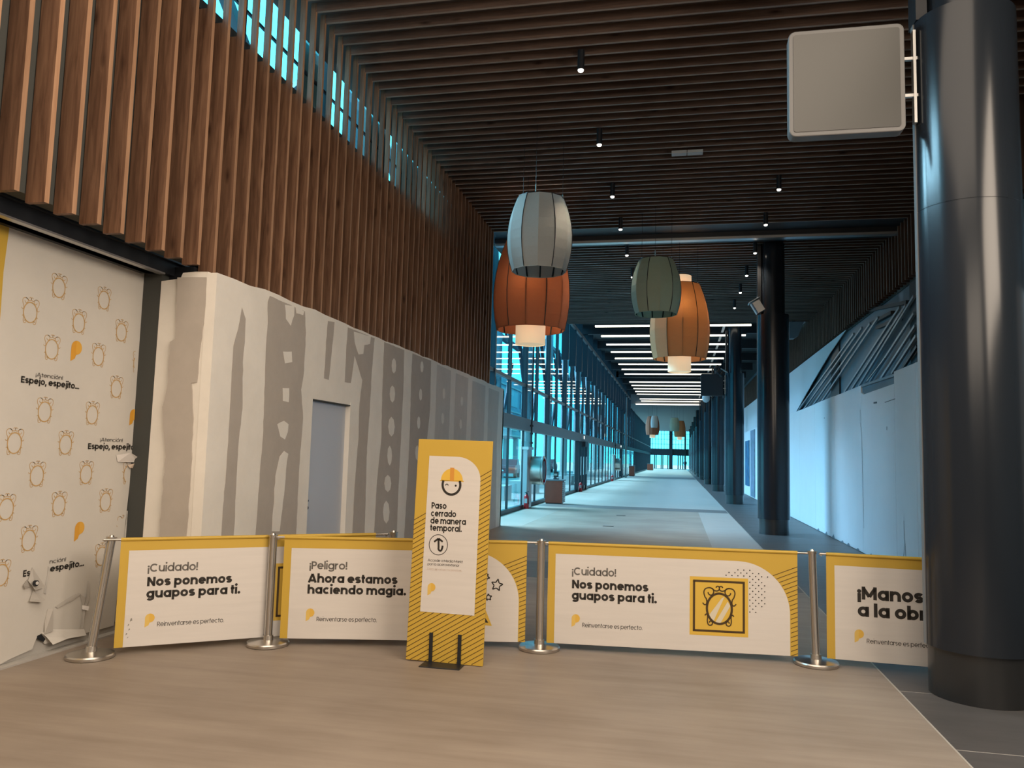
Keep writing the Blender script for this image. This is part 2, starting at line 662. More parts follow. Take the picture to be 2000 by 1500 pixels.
def catmull(pts, n=5):
    P = [pts[0]] + list(pts) + [pts[-1]]
    out = []
    for i in range(1, len(P) - 2):
        for k in range(n):
            t = k / n
            a, b, c, d = P[i - 1], P[i], P[i + 1], P[i + 2]
            out.append(tuple(0.5 * (2 * b[j] + (-a[j] + c[j]) * t + (2 * a[j] - 5 * b[j] + 4 * c[j] - d[j]) * t * t
                                    + (-a[j] + 3 * b[j] - 3 * c[j] + d[j]) * t ** 3) for j in (0, 1)))
    out.append(tuple(P[-2]))
    return out


CURLS = [
    [(-250, -130), (-262, -190), (-290, -230), (-312, -320), (-280, -392), (-200, -416), (-135, -392), (-113, -340), (-130, -290), (-170, -265), (-212, -285), (-228, -325)],
    [(-200, -416), (-150, -405), (-100, -365), (-50, -355), (-8, -378), (0, -420), (-14, -446), (-42, -450), (-72, -422)],
    [(-250, -130), (-262, -80), (-300, -70), (-336, -108)],
    [(-240, 130), (-265, 118), (-290, 148)],
    [(-240, 130), (-234, 180), (-240, 250), (-225, 318), (-190, 340), (-150, 328), (-136, 290), (-158, 255), (-190, 262), (-198, 290)],
]


def mirror2d(cx, cy, s, sw=25, ow=45):
    P = []
    e = [(cx + 250 * s * cos(2 * pi * i / 40), cy + 305 * s * sin(2 * pi * i / 40)) for i in range(41)]
    P += ribbon(e, ow * s)
    for c in CURLS:
        for sg in (1, -1):
            P += ribbon([(cx + sg * x * s, cy - y * s) for x, y in catmull(c)], sw * s)
    return [list(q) for q in P]


def logo2d(x, y, h):
    """leaf shaped mark like a letter P: full shape and its darker right half; x, y = bottom left"""
    k = h
    full = [(x, y), (x, y + .62 * k)] + [(x + .33 * k + .33 * k * cos(radians(a)), y + .67 * k + .33 * k * sin(radians(a))) for a in range(170, -61, -12)] + [(x + .33 * k, y + .33 * k), (x + .26 * k, y + .14 * k)]
    half = [(x + .30 * k, y + k)] + [(x + .33 * k + .33 * k * cos(radians(a)), y + .67 * k + .33 * k * sin(radians(a))) for a in range(80, -61, -12)] + [(x + .36 * k, y + .33 * k), (x + .28 * k, y + .5 * k)]
    return full, half


# ------------------------------------------------------------------ setting: floor
LASTY = 146.0
mb = MB().box((-4.9, -11, -0.3), (1.6, LASTY, 0))
floor = tag(mb.build('floor', m_floor), kind='structure')
mb = MB().box((1.6, -11, -0.3), (6.0, LASTY, -0.001))
aisle = tag(mb.build('floor_right', m_grout), kind='structure')
tag(MB().box((1.598, -11, -.01), (1.608, 75, .0012)).build('trim_1', m_grout), kind='structure')
tile0 = None
y = -9.37 + 0.0
ys = []
k = -3
while 6.43 + 1.205 * k < 60:
    ys.append(6.43 + 1.205 * k)
    k += 1
for y in ys:
    if tile0 is None:
        tile0 = MB().box((1.612, 0.006, -0.02), (6.0, 1.199, 0)).build('tile', m_floor_dark, aisle)
        t = tile0
    else:
        t = tile0.copy()
        COL.objects.link(t)
    t.location = (0, y, 0)
MB().box((1.612, ys[-1] + 1.2, -0.02), (6.0, LASTY, 0)).build('far_paving', m_floor_dark, aisle)['kind'] = 'stuff'
MB().box((1.612, -11, -0.02), (6.0, ys[0] - 0.006, 0)).build('near_paving', m_floor_dark, aisle)['kind'] = 'stuff'
# inlaid bands of the walkway
for n_, x0, x1, y0, y1, mm in (('band', -4.05, 1.59, 10.8, 12.45, m_floor_mid), ('band', 0.66, 1.59, 12.46, 26.1, m_floor_light),
                               ('band', -4.6, 1.59, 26.15, 27.6, m_floor_mid), ('band', -4.7, 1.59, 27.65, 70, m_floor_light), ('band', -4.7, -3.6, 18.4, 26.1, mat('slightly_lighter_flooring', (0.33, 0.285, 0.245), 0.5, noise=0.1, nscale=3, stretch=(0.4, 3, 1), spec=0.28)),
                               ('band', -4.6, 1.59, 70.1, 78, m_floor_mid)):
    MB().box((x0, y0, -0.01), (x1, y1, 0.0015)).build('floor_band', mm, floor)
for (x, y) in ((-1.64, 19.44), (-1.6, 23.28)):
    g = empty('floor_outlet_cover', (x, y, 0))
    MB().box((x - .13, y - .07, 0.001), (x + .13, y + .07, 0.006)).build('cover_plate', m_black, g)
    MB().box((x - .10, y - .01, 0.006), (x + .10, y + .01, 0.009)).build('cover_slot', m_grey, g)
    tag(g, 'small dark outlet cover set in the walkway floor, ' + ('nearer of the two' if y < 20 else 'farther of the two'), 'floor cover', 'outlet covers in the walkway floor')

# ------------------------------------------------------------------ setting: slatted left wall
SX = -4.24
wall_left = tag(MB().box((SX - 0.165, 2.0, 3.36), (SX - 0.30, 17.75, 5.82)).build('wall_left', m_back), kind='structure')
MB().box((SX - 0.150, 2.0, 5.74), (SX - 0.40, 17.75, 5.84)).build('ledge', m_black, wall_left)
sl0 = sl1 = None
k = 0
for i in range(-7, 54):
    y = 4.24 + 0.25 * i
    if sl0 is None:
        sl0 = lit_edge_faces(MB().box((-0.155, -0.042, 3.294), (0, 0, 5.72)).box((-0.062, -0.042, 5.72), (0, 0, 6.98)).build('slat', m_slat_v, wall_left), m_edge_v, 0, 1)
        o = sl0
    else:
        if y > 6.3 and sl1 is None:      # from the plaster wall on, the slats reach down behind it
            o = sl1 = lit_edge_faces(MB().box((-0.155, -0.042, 3.0), (0, 0, 5.72)).box((-0.062, -0.042, 5.72), (0, 0, 6.98)).build('slat', m_slat_v, wall_left), m_edge_v, 0, 1)
        else:
            o = (sl1 or sl0).copy()
            COL.objects.link(o)
    o.location = (SX, y, 0)
# outer shell of the left side, behind the slats and the hoarding
tag(MB().box((-5.6, -11, 0), (-5.3, 6.6, 5.7)).build('wall_left_outer', m_back), kind='structure')
tag(MB().box((-5.3, -11, 5.7), (SX - 0.40, 17.9, 5.84)).box((-5.6, 6.6, 3.05), (SX - 0.17, 18.2, 3.36)).build('wall_left_soffit', m_back), kind='structure')
tag(MB().box((-5.0, -11, 0), (-4.7, 3.3, 7.0)).build('wall_left_rear', m_rearwall), kind='structure')
# clerestory: steel frame and panes above the ledge
cl = tag(MB().box((-4.86, 2, 5.84), (-4.80, 17.9, 5.92)).build('window_2', m_mull), kind='structure')
MB().box((-4.86, 2, 7.35), (-4.80, 17.9, 7.45)).build('window_head', m_mull, cl)
MB().box((-4.85, 2, 6.60), (-4.82, 17.9, 6.63)).build('glazing_bar', m_mull, cl)
for i in range(8):
    y = 3.3 + 2.14 * i
    MB().box((-4.87, y, 5.9), (-4.79, y + 0.06, 7.4)).build('mullion', m_mull, cl)
    MB().quad(-4.83, y + 0.06, y + 2.14, 5.92, 7.35).build('pane', m_glass, cl)
for a, b in ((9.15, 9.6), (11.3, 11.9), (12.75, 17.9)):
    MB().box((-4.92, a, 5.9), (-4.86, b, 7.4)).build('blind_panel', m_gceil, cl)
MB().box((-5.3, 5.9, 6.0), (-5.05, 6.12, 9)).box((-5.3, 11.4, 6.0), (-5.0, 11.7, 9)).build('outer_post', m_ext_steel, cl)
for a, b in (((-5.2, 6.0, 8.4), (-5.2, 8.9, 6.0)), ((-5.2, 8.9, 6.0), (-5.2, 11.4, 8.3)), ((-5.2, 11.6, 8.3), (-5.2, 14.4, 6.0)), ((-5.2, 3.2, 6.0), (-5.2, 6.0, 8.3))):
    MB().bar(a, b, 0.12, 0.12).build('brace', m_ext_steel, cl)

# ------------------------------------------------------------------ setting: ceilings
CZ = 6.85
ceiling = tag(MB().box((-4.75, 2, CZ + 0.105), (4.9, 17.6, CZ + 0.25)).build('ceiling', m_slat_back), kind='structure')
c0 = None
for i in range(0, 54):
    y = 4.24 + 0.25 * i
    if c0 is None:
        c0 = lit_edge_faces(MB().box((SX + 0.0, -0.036, CZ), (4.7, 0, CZ + 0.11)).build('slat', m_slat_h, ceiling), m_edge_h, 2, -1)
        o = c0
    else:
        o = c0.copy()
        COL.objects.link(o)
    o.location = (0, y, 0)
tag(MB().box((-5.0, -11, CZ), (6.0, 4.0, CZ + 0.3)).build('ceiling_rear', m_gceil), kind='structure')
ceil2 = tag(MB().box((-4.6, 18.85, CZ + 0.105), (4.9, 30.2, CZ + 0.25)).build('ceiling_middle', m_slat_back), kind='structure')
for i in range(0, 46):
    y = 18.95 + 0.25 * i
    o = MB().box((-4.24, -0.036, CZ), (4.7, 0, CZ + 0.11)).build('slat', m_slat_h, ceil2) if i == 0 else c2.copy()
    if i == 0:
        c2 = lit_edge_faces(o, m_edge_h, 2, -1)
    else:
        COL.objects.link(o)
    o.location = (0, y, 0)
tag(MB().box((-4.5, 17.62, 6.9), (4.8, 18.8, 7.3)).build('ceiling_gap', m_black), kind='structure')
tag(MB().box((-4.4, 18.30, 6.745), (4.75, 18.48, 6.80)).build('ceiling_beam', m_alu), kind='structure')
MB_ = MB().box((-4.4, 18.25, 6.80), (4.75, 18.80, 6.92)).build('beam_flange', m_black, bpy.data.objects['ceiling_beam'])
# high dark deck with light bars, then a flat grey ceiling
tag(MB().box((-5.0, 30.2, 8.2), (5.9, 75.2, 8.35)).box((4.6, 18.85, 7.0), (5.9, 30.3, 7.2)).box((4.6, 75.2, 7.0), (5.9, LASTY, 7.2)).box((4.6, -11, 7.0), (5.9, 18.85, 7.2)).box((-4.7, 30.2, 6.9), (4.9, 30.3, 8.2)).build('ceiling_deck', m_deck), kind='structure')
tag(MB().box((-3.9, 75.2, 6.85), (4.9, LASTY, 7.0)).box((-5, 75.1, 6.85), (4.9, 75.2, 8.2)).box((-5, 75.2, 6.95), (-3.9, LASTY, 7.1)).build('ceiling_far', m_gceil), kind='structure')
MB().box((-3.9, 74.95, 6.78), (2.4, 75.08, 6.86)).build('edge_light', m_led, bpy.data.objects['ceiling_far'])
for i in range(9):
    y = 33.0 + 5.14 * i
    MB().box((-4.8, y, 7.7), (4.8, y + 0.25, 8.15)).build('deck_beam', m_black, bpy.data.objects['ceiling_deck'])
# cable conduit under the deck
tag(MB().bar((1.9, 30.5, 7.35), (1.9, 74, 7.35), 0.10, 0.03).build('cable_tray', m_alu), 'thin grey cable tray running lengthwise above the light bars', 'cable tray')
# light bars
ordn = ['nearest', 'second nearest', 'third nearest', 'fourth nearest', 'fifth nearest', 'sixth nearest', 'seventh nearest', 'eighth nearest', 'ninth nearest', 'tenth nearest', 'eleventh nearest',
        'twelfth nearest', 'thirteenth nearest', 'fourteenth nearest', 'fifteenth nearest', 'sixteenth nearest', 'farthest']
n_ = 0
for k in range(17):
    if k in (8, 14):
        continue
    y = 31.3 + 2.57 * k
    t = empty('light_bar', (-0.3, y, 6.9))
    xe = 2.76 if k < 2 else 2.3
    MB().box((-3.28, y - 0.055, 6.90), (xe, y + 0.055, 6.96)).build('diffuser', m_led, t)
    MB().box((-3.30, y - 0.085, 6.96), (xe + .02, y + 0.085, 7.04)).build('housing', m_black, t)
    for x in (-2.2, 1.3):
        MB().tube((x, y, 7.04), (x, y, 8.2), 0.006, n=6).build('hanger', m_black, t)
    tag(t, 'long white light bar hung across the corridor, %s of them' % ordn[n_], 'light', 'light bars across the corridor')
    n_ += 1

# ------------------------------------------------------------------ setting: right slatted fascia and walls
TX = 4.7
wall_right = tag(MB().box((TX + 0.17, -11, 5.56), (TX + 0.30, 75, 7.0)).build('wall_right', m_back), kind='structure')
r0 = None
for i in range(0, 108):
    y = 5.0 + 0.25 * i
    if r0 is None:
        r0 = lit_edge_faces(MB().box((0, -0.03, 5.58), (0.155, 0, 6.98)).build('slat', m_slat_r, wall_right), m_edge_h, 0, -1)
        o = r0
    else:
        o = r0.copy()
        COL.objects.link(o)
    o.location = (TX, y, 0)
mb = MB()
for i in range(108, 280):
    y = 5.0 + 0.25 * i
    mb.box((TX, y - 0.045, 5.58), (TX + 0.155, y, 6.98))
mb.build('far_slats', m_slat_r, wall_right)['kind'] = 'stuff'
tag(MB().box((5.6, -11, 0), (5.9, LASTY, 8.35)).build('wall_right_outer', m_bluegrey), kind='structure')
tag(MB().box((-5.6, -11.3, 0), (6.0, -11, 7.2)).build('wall_rear', m_rearwall), kind='structure')
tag(MB().box((3.0, 90, 0), (3.3, LASTY, 7.0)).box((4.6, 75, 3.1), (4.9, LASTY, 7)).build('wall_right_far', m_mull), kind='structure')

# white hoarding along the right side, one board per piece
hoard = empty('white_hoarding', (3.42, 16, 0))
seams = [6.2, 7.5, 8.8, 10.1, 11.3, 12.5, 13.65, 16.0, 18.6, 21.2, 23.8, 26.4, 29.0, 31.6, 34.2, 36.8, 39.4, 42.0, 46, 50]
for a, b in zip(seams[:-1], seams[1:]):
    top = 3.17
    if a == 13.65:
        pts = [(3.42, a + .006, 0.01), (3.42, b - .006, 0.01), (3.42, b - .006, 3.02), (3.42, b - 0.2, 2.97), (3.42, a + .006, 2.97)]
        MB().prism(pts, (0.03, 0, 0)).build('board', m_panel, hoard)
    else:
        bevel(MB().box((3.42, a + .006, 0.01), (3.45, b - .006, top + random.uniform(-.008, .008))).build('board', m_panel, hoard), .003, 1)
MB().bar((3.47, 13.6, 3.12), (3.45, 16.0, 3.15), 0.05, 0.04).build('top_rail', m_rail, hoard)
MB().box((3.47, 13.6, 2.9), (3.50, 16.0, 3.1)).build('rail_backing', m_bluegrey, hoard)
MB().box((3.385, 25.9, 0.0), (3.42, 26.3, 3.17)).build('cover_strip', m_panel, hoard)
# scratches and cracks in the boards
def crack(px, wd=0.012, mat_=None, nm='crack'):
    pts = [PX(x, y, 3.416) for x, y in px]
    P = MB()
    for q in ribbon([(p.y, p.z) for p in pts], wd):
        P.poly([(3.4165, a, b) for a, b in q])
    return P.build(nm, mat_ or m_black, hoard)
crack([(1680, 800), (1680, 825), (1683, 850), (1685, 940), (1687, 1032)], 0.015)
crack([(1765, 1017), (1766, 1050), (1768, 1068), (1769, 1087)], 0.015)
crack([(1768, 1062), (1764, 1088)], 0.012)
crack([(1728, 786), (1748, 779)], 0.012)
crack([(1706, 787), (1713, 786)], 0.03)
crack([(1732, 833), (1732, 840)], 0.03)
crack([(1610, 815), (1610, 818)], 0.05)
for i in range(7):
    yy = 15.2 + i * 0.9 + random.uniform(-.2, .2)
    MB().poly([(3.416, yy, 0.0), (3.416, yy + .35, 0.0), (3.416, yy + .12, 0.05 + random.uniform(0, .06)), (3.416, yy + .02, 0.03)]).build('chipped_edge', m_bluegrey, hoard)
tag(hoard, 'row of tall white boards closing off the right side behind the columns', 'hoarding')

# blue grey raking rails and white sheet above the hoarding
rake = empty('raking_rail_screen', (4.8, 20, 3.1))
MB().box((4.90, 8, 3.0), (4.94, 36.5, 5.6)).build('back_panel', m_bluegrey, rake)
for (a, b) in (((1556, 806), (1668, 652)), ((1570, 800), (1684, 640)), ((1588, 792), (1700, 632)), ((1604, 786), (1716, 620)), ((1650, 766), (1758, 600)), ((1664, 760), (1770, 596)), ((1678, 754), (1786, 578)),
               ((1700, 744), (1786, 612)), ((1722, 738), (1788, 636)), ((1742, 730), (1790, 656)), ((1762, 722), (1792, 676))):
    p, q = PX(*a, 4.80), PX(*b, 4.80)
    MB().bar(p, q, 0.06, 0.05, (1, 0, 0)).build('raking_rail', m_rail if random.random() < .75 else m_mull, rake)
for y0, y1 in ((25.6, 26.9), (17.4, 18.0)):
    MB().box((4.85, y0, 3.05), (4.89, y1, 5.55)).build('dark_upright', m_black, rake)
for (a, b) in (((1700, 606), (1775, 590)), ((1705, 632), (1745, 610)), ((1716, 640), (1760, 622))):
    p, q = PX(*a, 4.86), PX(*b, 4.86)
    MB().bar(p, q, 0.08, 0.12, (1, 0, 0)).build('dark_bracket', m_black, rake)
p, q = PX(1693, 745, 4.76), PX(1728, 700, 4.76)
MB().bar(p, q, 0.025, 0.025).build('thin_rod', m_alu, rake)
tag(rake, 'blue grey screen of slanting rails above the white hoarding', 'screen')
pts = [(4.78, 24.2, 5.56), (4.78, 76, 5.56), (4.74, 76, 3.1), (4.74, 37, 3.1), (4.76, 30, 4.55), (4.77, 26.6, 5.2)]
sh = MB().prism(pts, (0.02, 0, 0)).build('white_sheet', m_sheet)
tag(sh, 'white plastic sheet hanging under the right slatted fascia', 'sheet')
for (ya, yb, z0, z1, mm, lab) in ((37.0, 39.0, 0.06, 3.13, mat('dark_artwork', (0.05, 0.11, 0.10), 0.6, noise=0.9, nscale=3, col2=(0.25, 0.25, 0.42)), 'tall dark green and violet printed banner on the hoarding, seen between two columns'),
                                  (39.8, 42.0, 0.48, 2.7, mat('blue_artwork', (0.03, 0.16, 0.30), 0.6, noise=0.8, nscale=2.5, col2=(0.01, 0.03, 0.07)), 'blue printed poster with dark vertical shapes, beside the taller dark banner')):
    tag(bevel(MB().box((3.385, ya, z0), (3.42, yb, z1)).build('poster', mm), .003, 1), lab, 'poster')

# ------------------------------------------------------------------ setting: left glass wall
GX = -4.82
gw = tag(MB().box((GX - 0.06, 17.9, 0), (GX + 0.06, LASTY, 0.12)).build('window_1', m_mull), kind='structure')
MB().box((GX - 0.10, 17.9, 2.46), (GX + 0.10, 69.0, 2.85)).build('transom_channel', m_grey, gw)
MB().box((GX - 0.06, 69.0, 2.50), (GX + 0.06, LASTY, 2.85)).build('transom_channel', m_mull, gw)
MB().box((GX - 0.04, 17.9, 3.86), (GX + 0.06, LASTY, 3.95)).build('rail', m_grey, gw)
MB().box((GX - 0.04, 17.9, 8.1), (GX + 0.06, 75.2, 8.25)).build('head', m_mull, gw)
i = 0
y = 20.10
while y < LASTY:
    heavy = i % 2 == 0
    wd = 0.10 if heavy else 0.06
    if y < 90:
        MB().box((GX - 0.07, y - wd / 2, 2.85), (GX + (0.10 if heavy else 0.05), y + wd / 2, 8.2)).build('mullion', m_mull, gw)
        MB().box((GX - 0.04, y - 0.025, 0.1), (GX + 0.03, y + 0.025, 2.5)).build('mullion', m_mull, gw)
        MB().quad(GX, y + 0.03, y + 2.21, 0.12, 2.46).build('pane', m_glass, gw)
        MB().quad(GX, y + 0.05, y + 2.20, 2.85, 8.1).build('pane', m_glass_up, gw)
    y += 2.27
    i += 1
MB().quad(GX, 17.9, 20.07, 0.12, 2.46).build('pane', m_glass, gw)
MB().quad(GX, 17.9, 20.07, 2.85, 8.1).build('pane', m_glass_up, gw)
mb = MB()
y0 = y = 20.10 + 2.27 * 31
while y < LASTY:
    mb.box((GX - 0.06, y - 0.04, 0.1), (GX + 0.06, y + 0.04, 7.6))
    y += 2.27
mb.build('far_mullions', m_mull, gw)['kind'] = 'stuff'
MB().quad(GX, y0, LASTY, 0.12, 7.6).build('far_pane', m_glass, gw)
# tall fins under the deck edge, in front of the glass head
for i in range(20):
    y = 31.5 + 2.27 * i
    MB().box((-4.65, y - .04, 5.6), (-4.35, y + .04, 8.15)).build('deep_fin', m_mull, gw)
MB().box((-4.45, 30.3, 7.2), (-4.35, 75, 7.35)).build('fin_rail', m_grey, gw)
# revolving lobby of dark posts at the middle doors
lobby = empty('entrance_door_set', (GX + .1, 39.5, 0))
for y in (37.9, 39.1, 40.2, 41.4):
    MB().box((GX - 0.02, y - 0.09, 0), (GX + 0.16, y + 0.09, 2.46)).build('door_post', m_mull, lobby)
for y0, y1 in ((38.0, 39.0), (39.2, 40.1), (40.3, 41.3)):
    MB().box((GX + 0.05, y0, 0.05), (GX + 0.09, y1, 0.22)).build('bottom_rail', m_alu, lobby)
    MB().tube((GX + 0.2, (y0 + y1) / 2, 0.8), (GX + 0.2, (y0 + y1) / 2, 1.7), 0.02, n=8).build('pull_handle', m_alu, lobby)
MB().box((GX + .1, 39.4, 2.2), (GX + .3, 40.6, 2.46)).build('door_closer', m_mull, lobby)
tag(lobby, 'dark framed glass entrance doors with pull handles halfway down the glass wall', 'doors')
# tall steel post further down
po = empty('steel_post', (-4.7, 69.4, 0))
MB().box((-4.9, 69.1, 0), (-4.7, 69.7, 7.9)).build('post', m_mull, po)
MB().tube((-4.4, 69.2, 0), (-4.4, 69.2, 7), 0.09, n=10).build('downpipe', m_grey, po)
tag(po, 'tall dark steel post with a pipe standing in the glass wall', 'post')

# far end facade
fe = tag(MB().box((-5.0, LASTY, 2.45), (3.4, LASTY + .4, 3.65)).box((-5.0, LASTY, 6.9), (3.4, LASTY + .4, 8)).build('wall_far', m_mull), kind='structure')
wf = tag(MB().box((-5.0, LASTY, 0), (3.4, LASTY + .05, 0.06)).build('window_3', m_mull), kind='structure')
for x in (-4.95, -4.1, -3.8, -2.9, -2.6, -1.7, -0.95, 0.1, 0.5, 0.95, 1.3, 2.3, 2.7, 3.3):
    MB().box((x - .1, LASTY, 0), (x + .1, LASTY + .2, 2.45)).build('door_post', m_mull, wf)
for i in range(17):
    x = -5 + .52 * i
    MB().box((x - .04, LASTY, 3.65), (x + .04, LASTY + .2, 6.9)).build('mullion', m_mull, wf)
for z in (4.5, 5.4, 6.3):
    MB().box((-5, LASTY, z - .03), (3.4, LASTY + .15, z + .03)).build('glazing_bar', m_mull, wf)
MB().box((-1.5, LASTY - .4, 0), (-0.9, LASTY, 6.9)).box((1.2, LASTY - .3, 0), (1.5, LASTY, 6.9)).build('post', m_mull, wf)
MB().poly([(-5, LASTY + .1, 0.06), (3.4, LASTY + .1, .06), (3.4, LASTY + .1, 6.9), (-5, LASTY + .1, 6.9)]).build('pane', m_glass, wf)
tag(MB().box((3.4, LASTY - .1, 0), (6, LASTY + .4, 8)).build('wall_far_right', m_mull), kind='structure')

# ------------------------------------------------------------------ outside
tag(MB().box((-150, -60, -0.35), (-4.95, 260, -0.05)).box((-5, LASTY + .4, -0.35), (60, 260, -0.05)).build('outdoor_paving', m_ext_ground), kind='structure')
bl = empty('facade_building', (-22, 60, 0))
MB().box((-30, 18, 3.8), (-19, 100, 10.5)).build('upper_block', m_ext_panel, bl)
for i in range(14):
    y = 21 + 5.6 * i
    MB().box((-19.6, y, -0.05), (-19.0, y + .6, 3.8)).build('pillar', m_ext_white, bl)
    for j in range(2):
        MB().box((-19.05, y + .8, 4.6 + 2.8 * j), (-18.93, y + 4.6, 6.4 + 2.8 * j)).build('window', m_ext_win if (i + j) % 3 else m_ext_bld, bl)
for j in range(3):
    MB().box((-19.3, 18, 3.9 + 2.8 * j), (-18.85, 100, 4.1 + 2.8 * j)).build('floor_band', m_ext_bld, bl)
tag(bl, 'long blue grey office block raised on white pillars, outside beyond the glass wall', 'building')
for j, (xx, yy, hh) in enumerate(((-60, 60, 9), (-75, 100, 14), (-70, 150, 11))):
    b2 = empty('distant_building', (xx, yy, 0))
    MB().box((xx - 10, yy - 18, 0), (xx + 4, yy + 18, hh)).build('walls', m_ext_bld, b2)
    for a in range(8):
        for c in range(int(hh / 3)):
            MB().box((xx + 4, yy - 16 + 4.2 * a, 1 + 3 * c), (xx + 4.1, yy - 14 + 4.2 * a, 2.6 + 3 * c)).build('window', m_ext_win, b2)
    tag(b2, ('pale distant block seen low through the glass, %s of three' % ('nearest', 'tallest and middle', 'farthest')[j]), 'building')
# white raking props of the canopy outside
for i in range(9):
    y = 23.5 + 6.4 * i
    pr_ = empty('canopy_prop', (-7.0, y, 0))
    MB().tube((-7.0, y, -.05), (-7.0, y, 8.5), 0.22, n=14).build('upright', m_ext_white, pr_)
    MB().tube((-7.0, y, 1.2), (-7.0, y + 3.0, 5.6), 0.07, n=8).build('brace', m_ext_steel, pr_)
    MB().tube((-7.0, y, 4.2), (-7.0, y - 3.0, 8.0), 0.09, n=8).build('brace', m_ext_steel, pr_)
    MB().box((-7.6, y - .7, -.05), (-6.4, y + .7, .5)).build('footing', m_ext_white, pr_)
    tag(pr_, 'white round canopy prop with dark braces outside the glass, %s along the wall' % (['first', 'second', 'third', 'fourth', 'fifth', 'sixth', 'seventh', 'eighth', 'ninth'][i]), 'prop', 'canopy props outside the glass wall')
cb = empty('canopy_truss', (-7, 50, 8.4))
for z in (8.4, 6.9):
    MB().bar((-7.7, 19, z), (-7.7, 80, z), .2, .2).build('chord', m_ext_steel, cb)
for i in range(20):
    y = 20 + 3 * i
    MB().bar((-7.7, y, 6.9), (-7.7, y + 1.5, 8.4), .1, .1).build('web', m_ext_steel, cb)
    MB().bar((-7.7, y + 1.5, 8.4), (-7.7, y + 3, 6.9), .1, .1).build('web', m_ext_steel, cb)
for y in (22, 41, 60, 79):
    MB().bar((-7.7, y, -.05), (-7.7, y, 6.9), .2, .2).build('leg', m_ext_steel, cb)
tag(cb, 'dark steel truss running high outside the glass wall', 'truss')


def car(x, y, rz, body, label):
    t = empty('car', (x, y, -0.05), rz)
    prof = [(-2.1, .35), (-2.1, .75), (-1.9, .92), (-1.1, 1.0), (-.55, 1.42), (.8, 1.45), (1.35, 1.0), (2.0, .88), (2.15, .7), (2.15, .35)]
    local(MB().prism([(-.85, a, b) for a, b in prof], (1.7, 0, 0)).build('body', body), t)
    win = [(-1.0, 1.02), (-.52, 1.36), (.75, 1.38), (1.2, 1.02)]
    local(MB().prism([(-.87, a, b) for a, b in win], (1.74, 0, 0)).build('side_glass', m_ext_win), t)
    for a in (-1.35, 1.35):
        for s in (-.78, .78):
            local(MB().tube((s - .1, a, .33), (s + .1, a, .33), .33, n=16).build('wheel', m_black), t)
    local(MB().box((-.8, -2.14, .6), (.8, -2.08, .75)).build('tail_light', m_red), t)
    tag(t, label, 'car')


p = PZ(990, 932, -0.05)
car(p.x, p.y, 0.1, m_redcar, 'red car parked outside, seen through the first glass pane by the plaster wall')
p = PZ(1068, 922, -0.05)
car(p.x, p.y, 0.0, m_redcar, 'dark red car farther off outside, left of the wooden kiosk')
p = PZ(1005, 945, -0.05)
car(p.x - 3, p.y, 1.5, m_car, 'pale car parked outside beside the red one')

# ------------------------------------------------------------------ columns
CX = 2.165
col_lab = ['big dark glossy round column in the right foreground, cut by the frame', 'second round dark column, with a floodlight high on its left', 'third round dark column, behind the floodlit one',
           'fourth round dark column counting from the nearest', 'fifth round dark column counting from the nearest', 'sixth round dark column counting from the nearest', 'seventh round dark column counting from the nearest',
           'eighth round dark column counting from the nearest', 'ninth round dark column counting from the nearest', 'tenth round dark column counting from the nearest', 'last and farthest round dark column of the row']
c_root = None
for i in range(11):
    y = 6.47 + 12.85 * i
    if i == 0:
        c_root = empty('round_column', (CX, y, 0))
        local(MB().lathe((0, 0, 0), [(.335, 0), (.335, .36)], 48, capb=True, capt=True).build('base', m_colbase), c_root)
        local(MB().lathe((0, 0, 0), [(.352, .35), (.36, .35), (.36, 3.60), (.3575, 3.602), (.3575, 3.606), (.36, 3.608), (.36, 5.13), (.30, 5.13)], 64).build('cladding', m_column), c_root)
        local(MB().lathe((0, 0, 0), [(.27, 5.0), (.27, 8.1)], 40).build('upper_shaft', m_column), c_root)
        local(MB().box((-.365, -.03, .35), (-.355, .03, 5.13)).build('seam_strip', m_grey), c_root)
        local(MB().box((-.36, -.10, 5.13), (-.28, .10, 6.84)).build('cable_duct', m_black), c_root)
        c = c_root
    else:
        c = copy_tree(c_root)
        c.location = (2.2, y, 0)
    tag(c, col_lab[i], 'column', 'round columns along the right of the corridor')


def screen(y, label, cx=2.165, dark=False):
    t = empty('square_screen_box', (cx - .36, y, 4.67))
    x0, x1, z0, z1 = cx - 1.312, cx - .452, 4.23, 5.105
    rr = .055
    def rrect(a, b, c_, d, r):
        o = []
        for (qx, qz, s) in ((b - r, d - r, 0), (a + r, d - r, 90), (a + r, c_ + r, 180), (b - r, c_ + r, 270)):
            for k in range(7):
                o.append((qx + r * cos(radians(s + 15 * k)), qz + r * sin(radians(s + 15 * k))))
        return o
    bevel(MB().prism([(x, y - .05, z) for x, z in rrect(x0, x1, z0, z1, rr)], (0, .12, 0)).build('case', m_black if dark else m_signrim, t), .008, 2)
    MB().prism([(x, y - .056, z) for x, z in rrect(x0 + .035, x1 - .035, z0 + .035, z1 - .035, .02)], (0, .006, 0)).build('screen_panel', m_black if dark else m_signface, t)
    for z in (4.53, 4.83):
        MB().box((x1, y - .01, z - .012), (cx - .34, y + .02, z + .012)).build('bracket_arm', m_alu, t)
    MB().box((cx - .385, y - .03, 4.3), (cx - .365, y + .03, 5.05)).build('mounting_rail', m_alu, t)
    tag(t, label, 'screen')


screen(6.4, 'blank grey square screen with rounded corners bracketed off the big foreground column')
screen(19.25 + 12.85, 'black square screen box hanging beside the third column, under the light bars', 2.2, True)

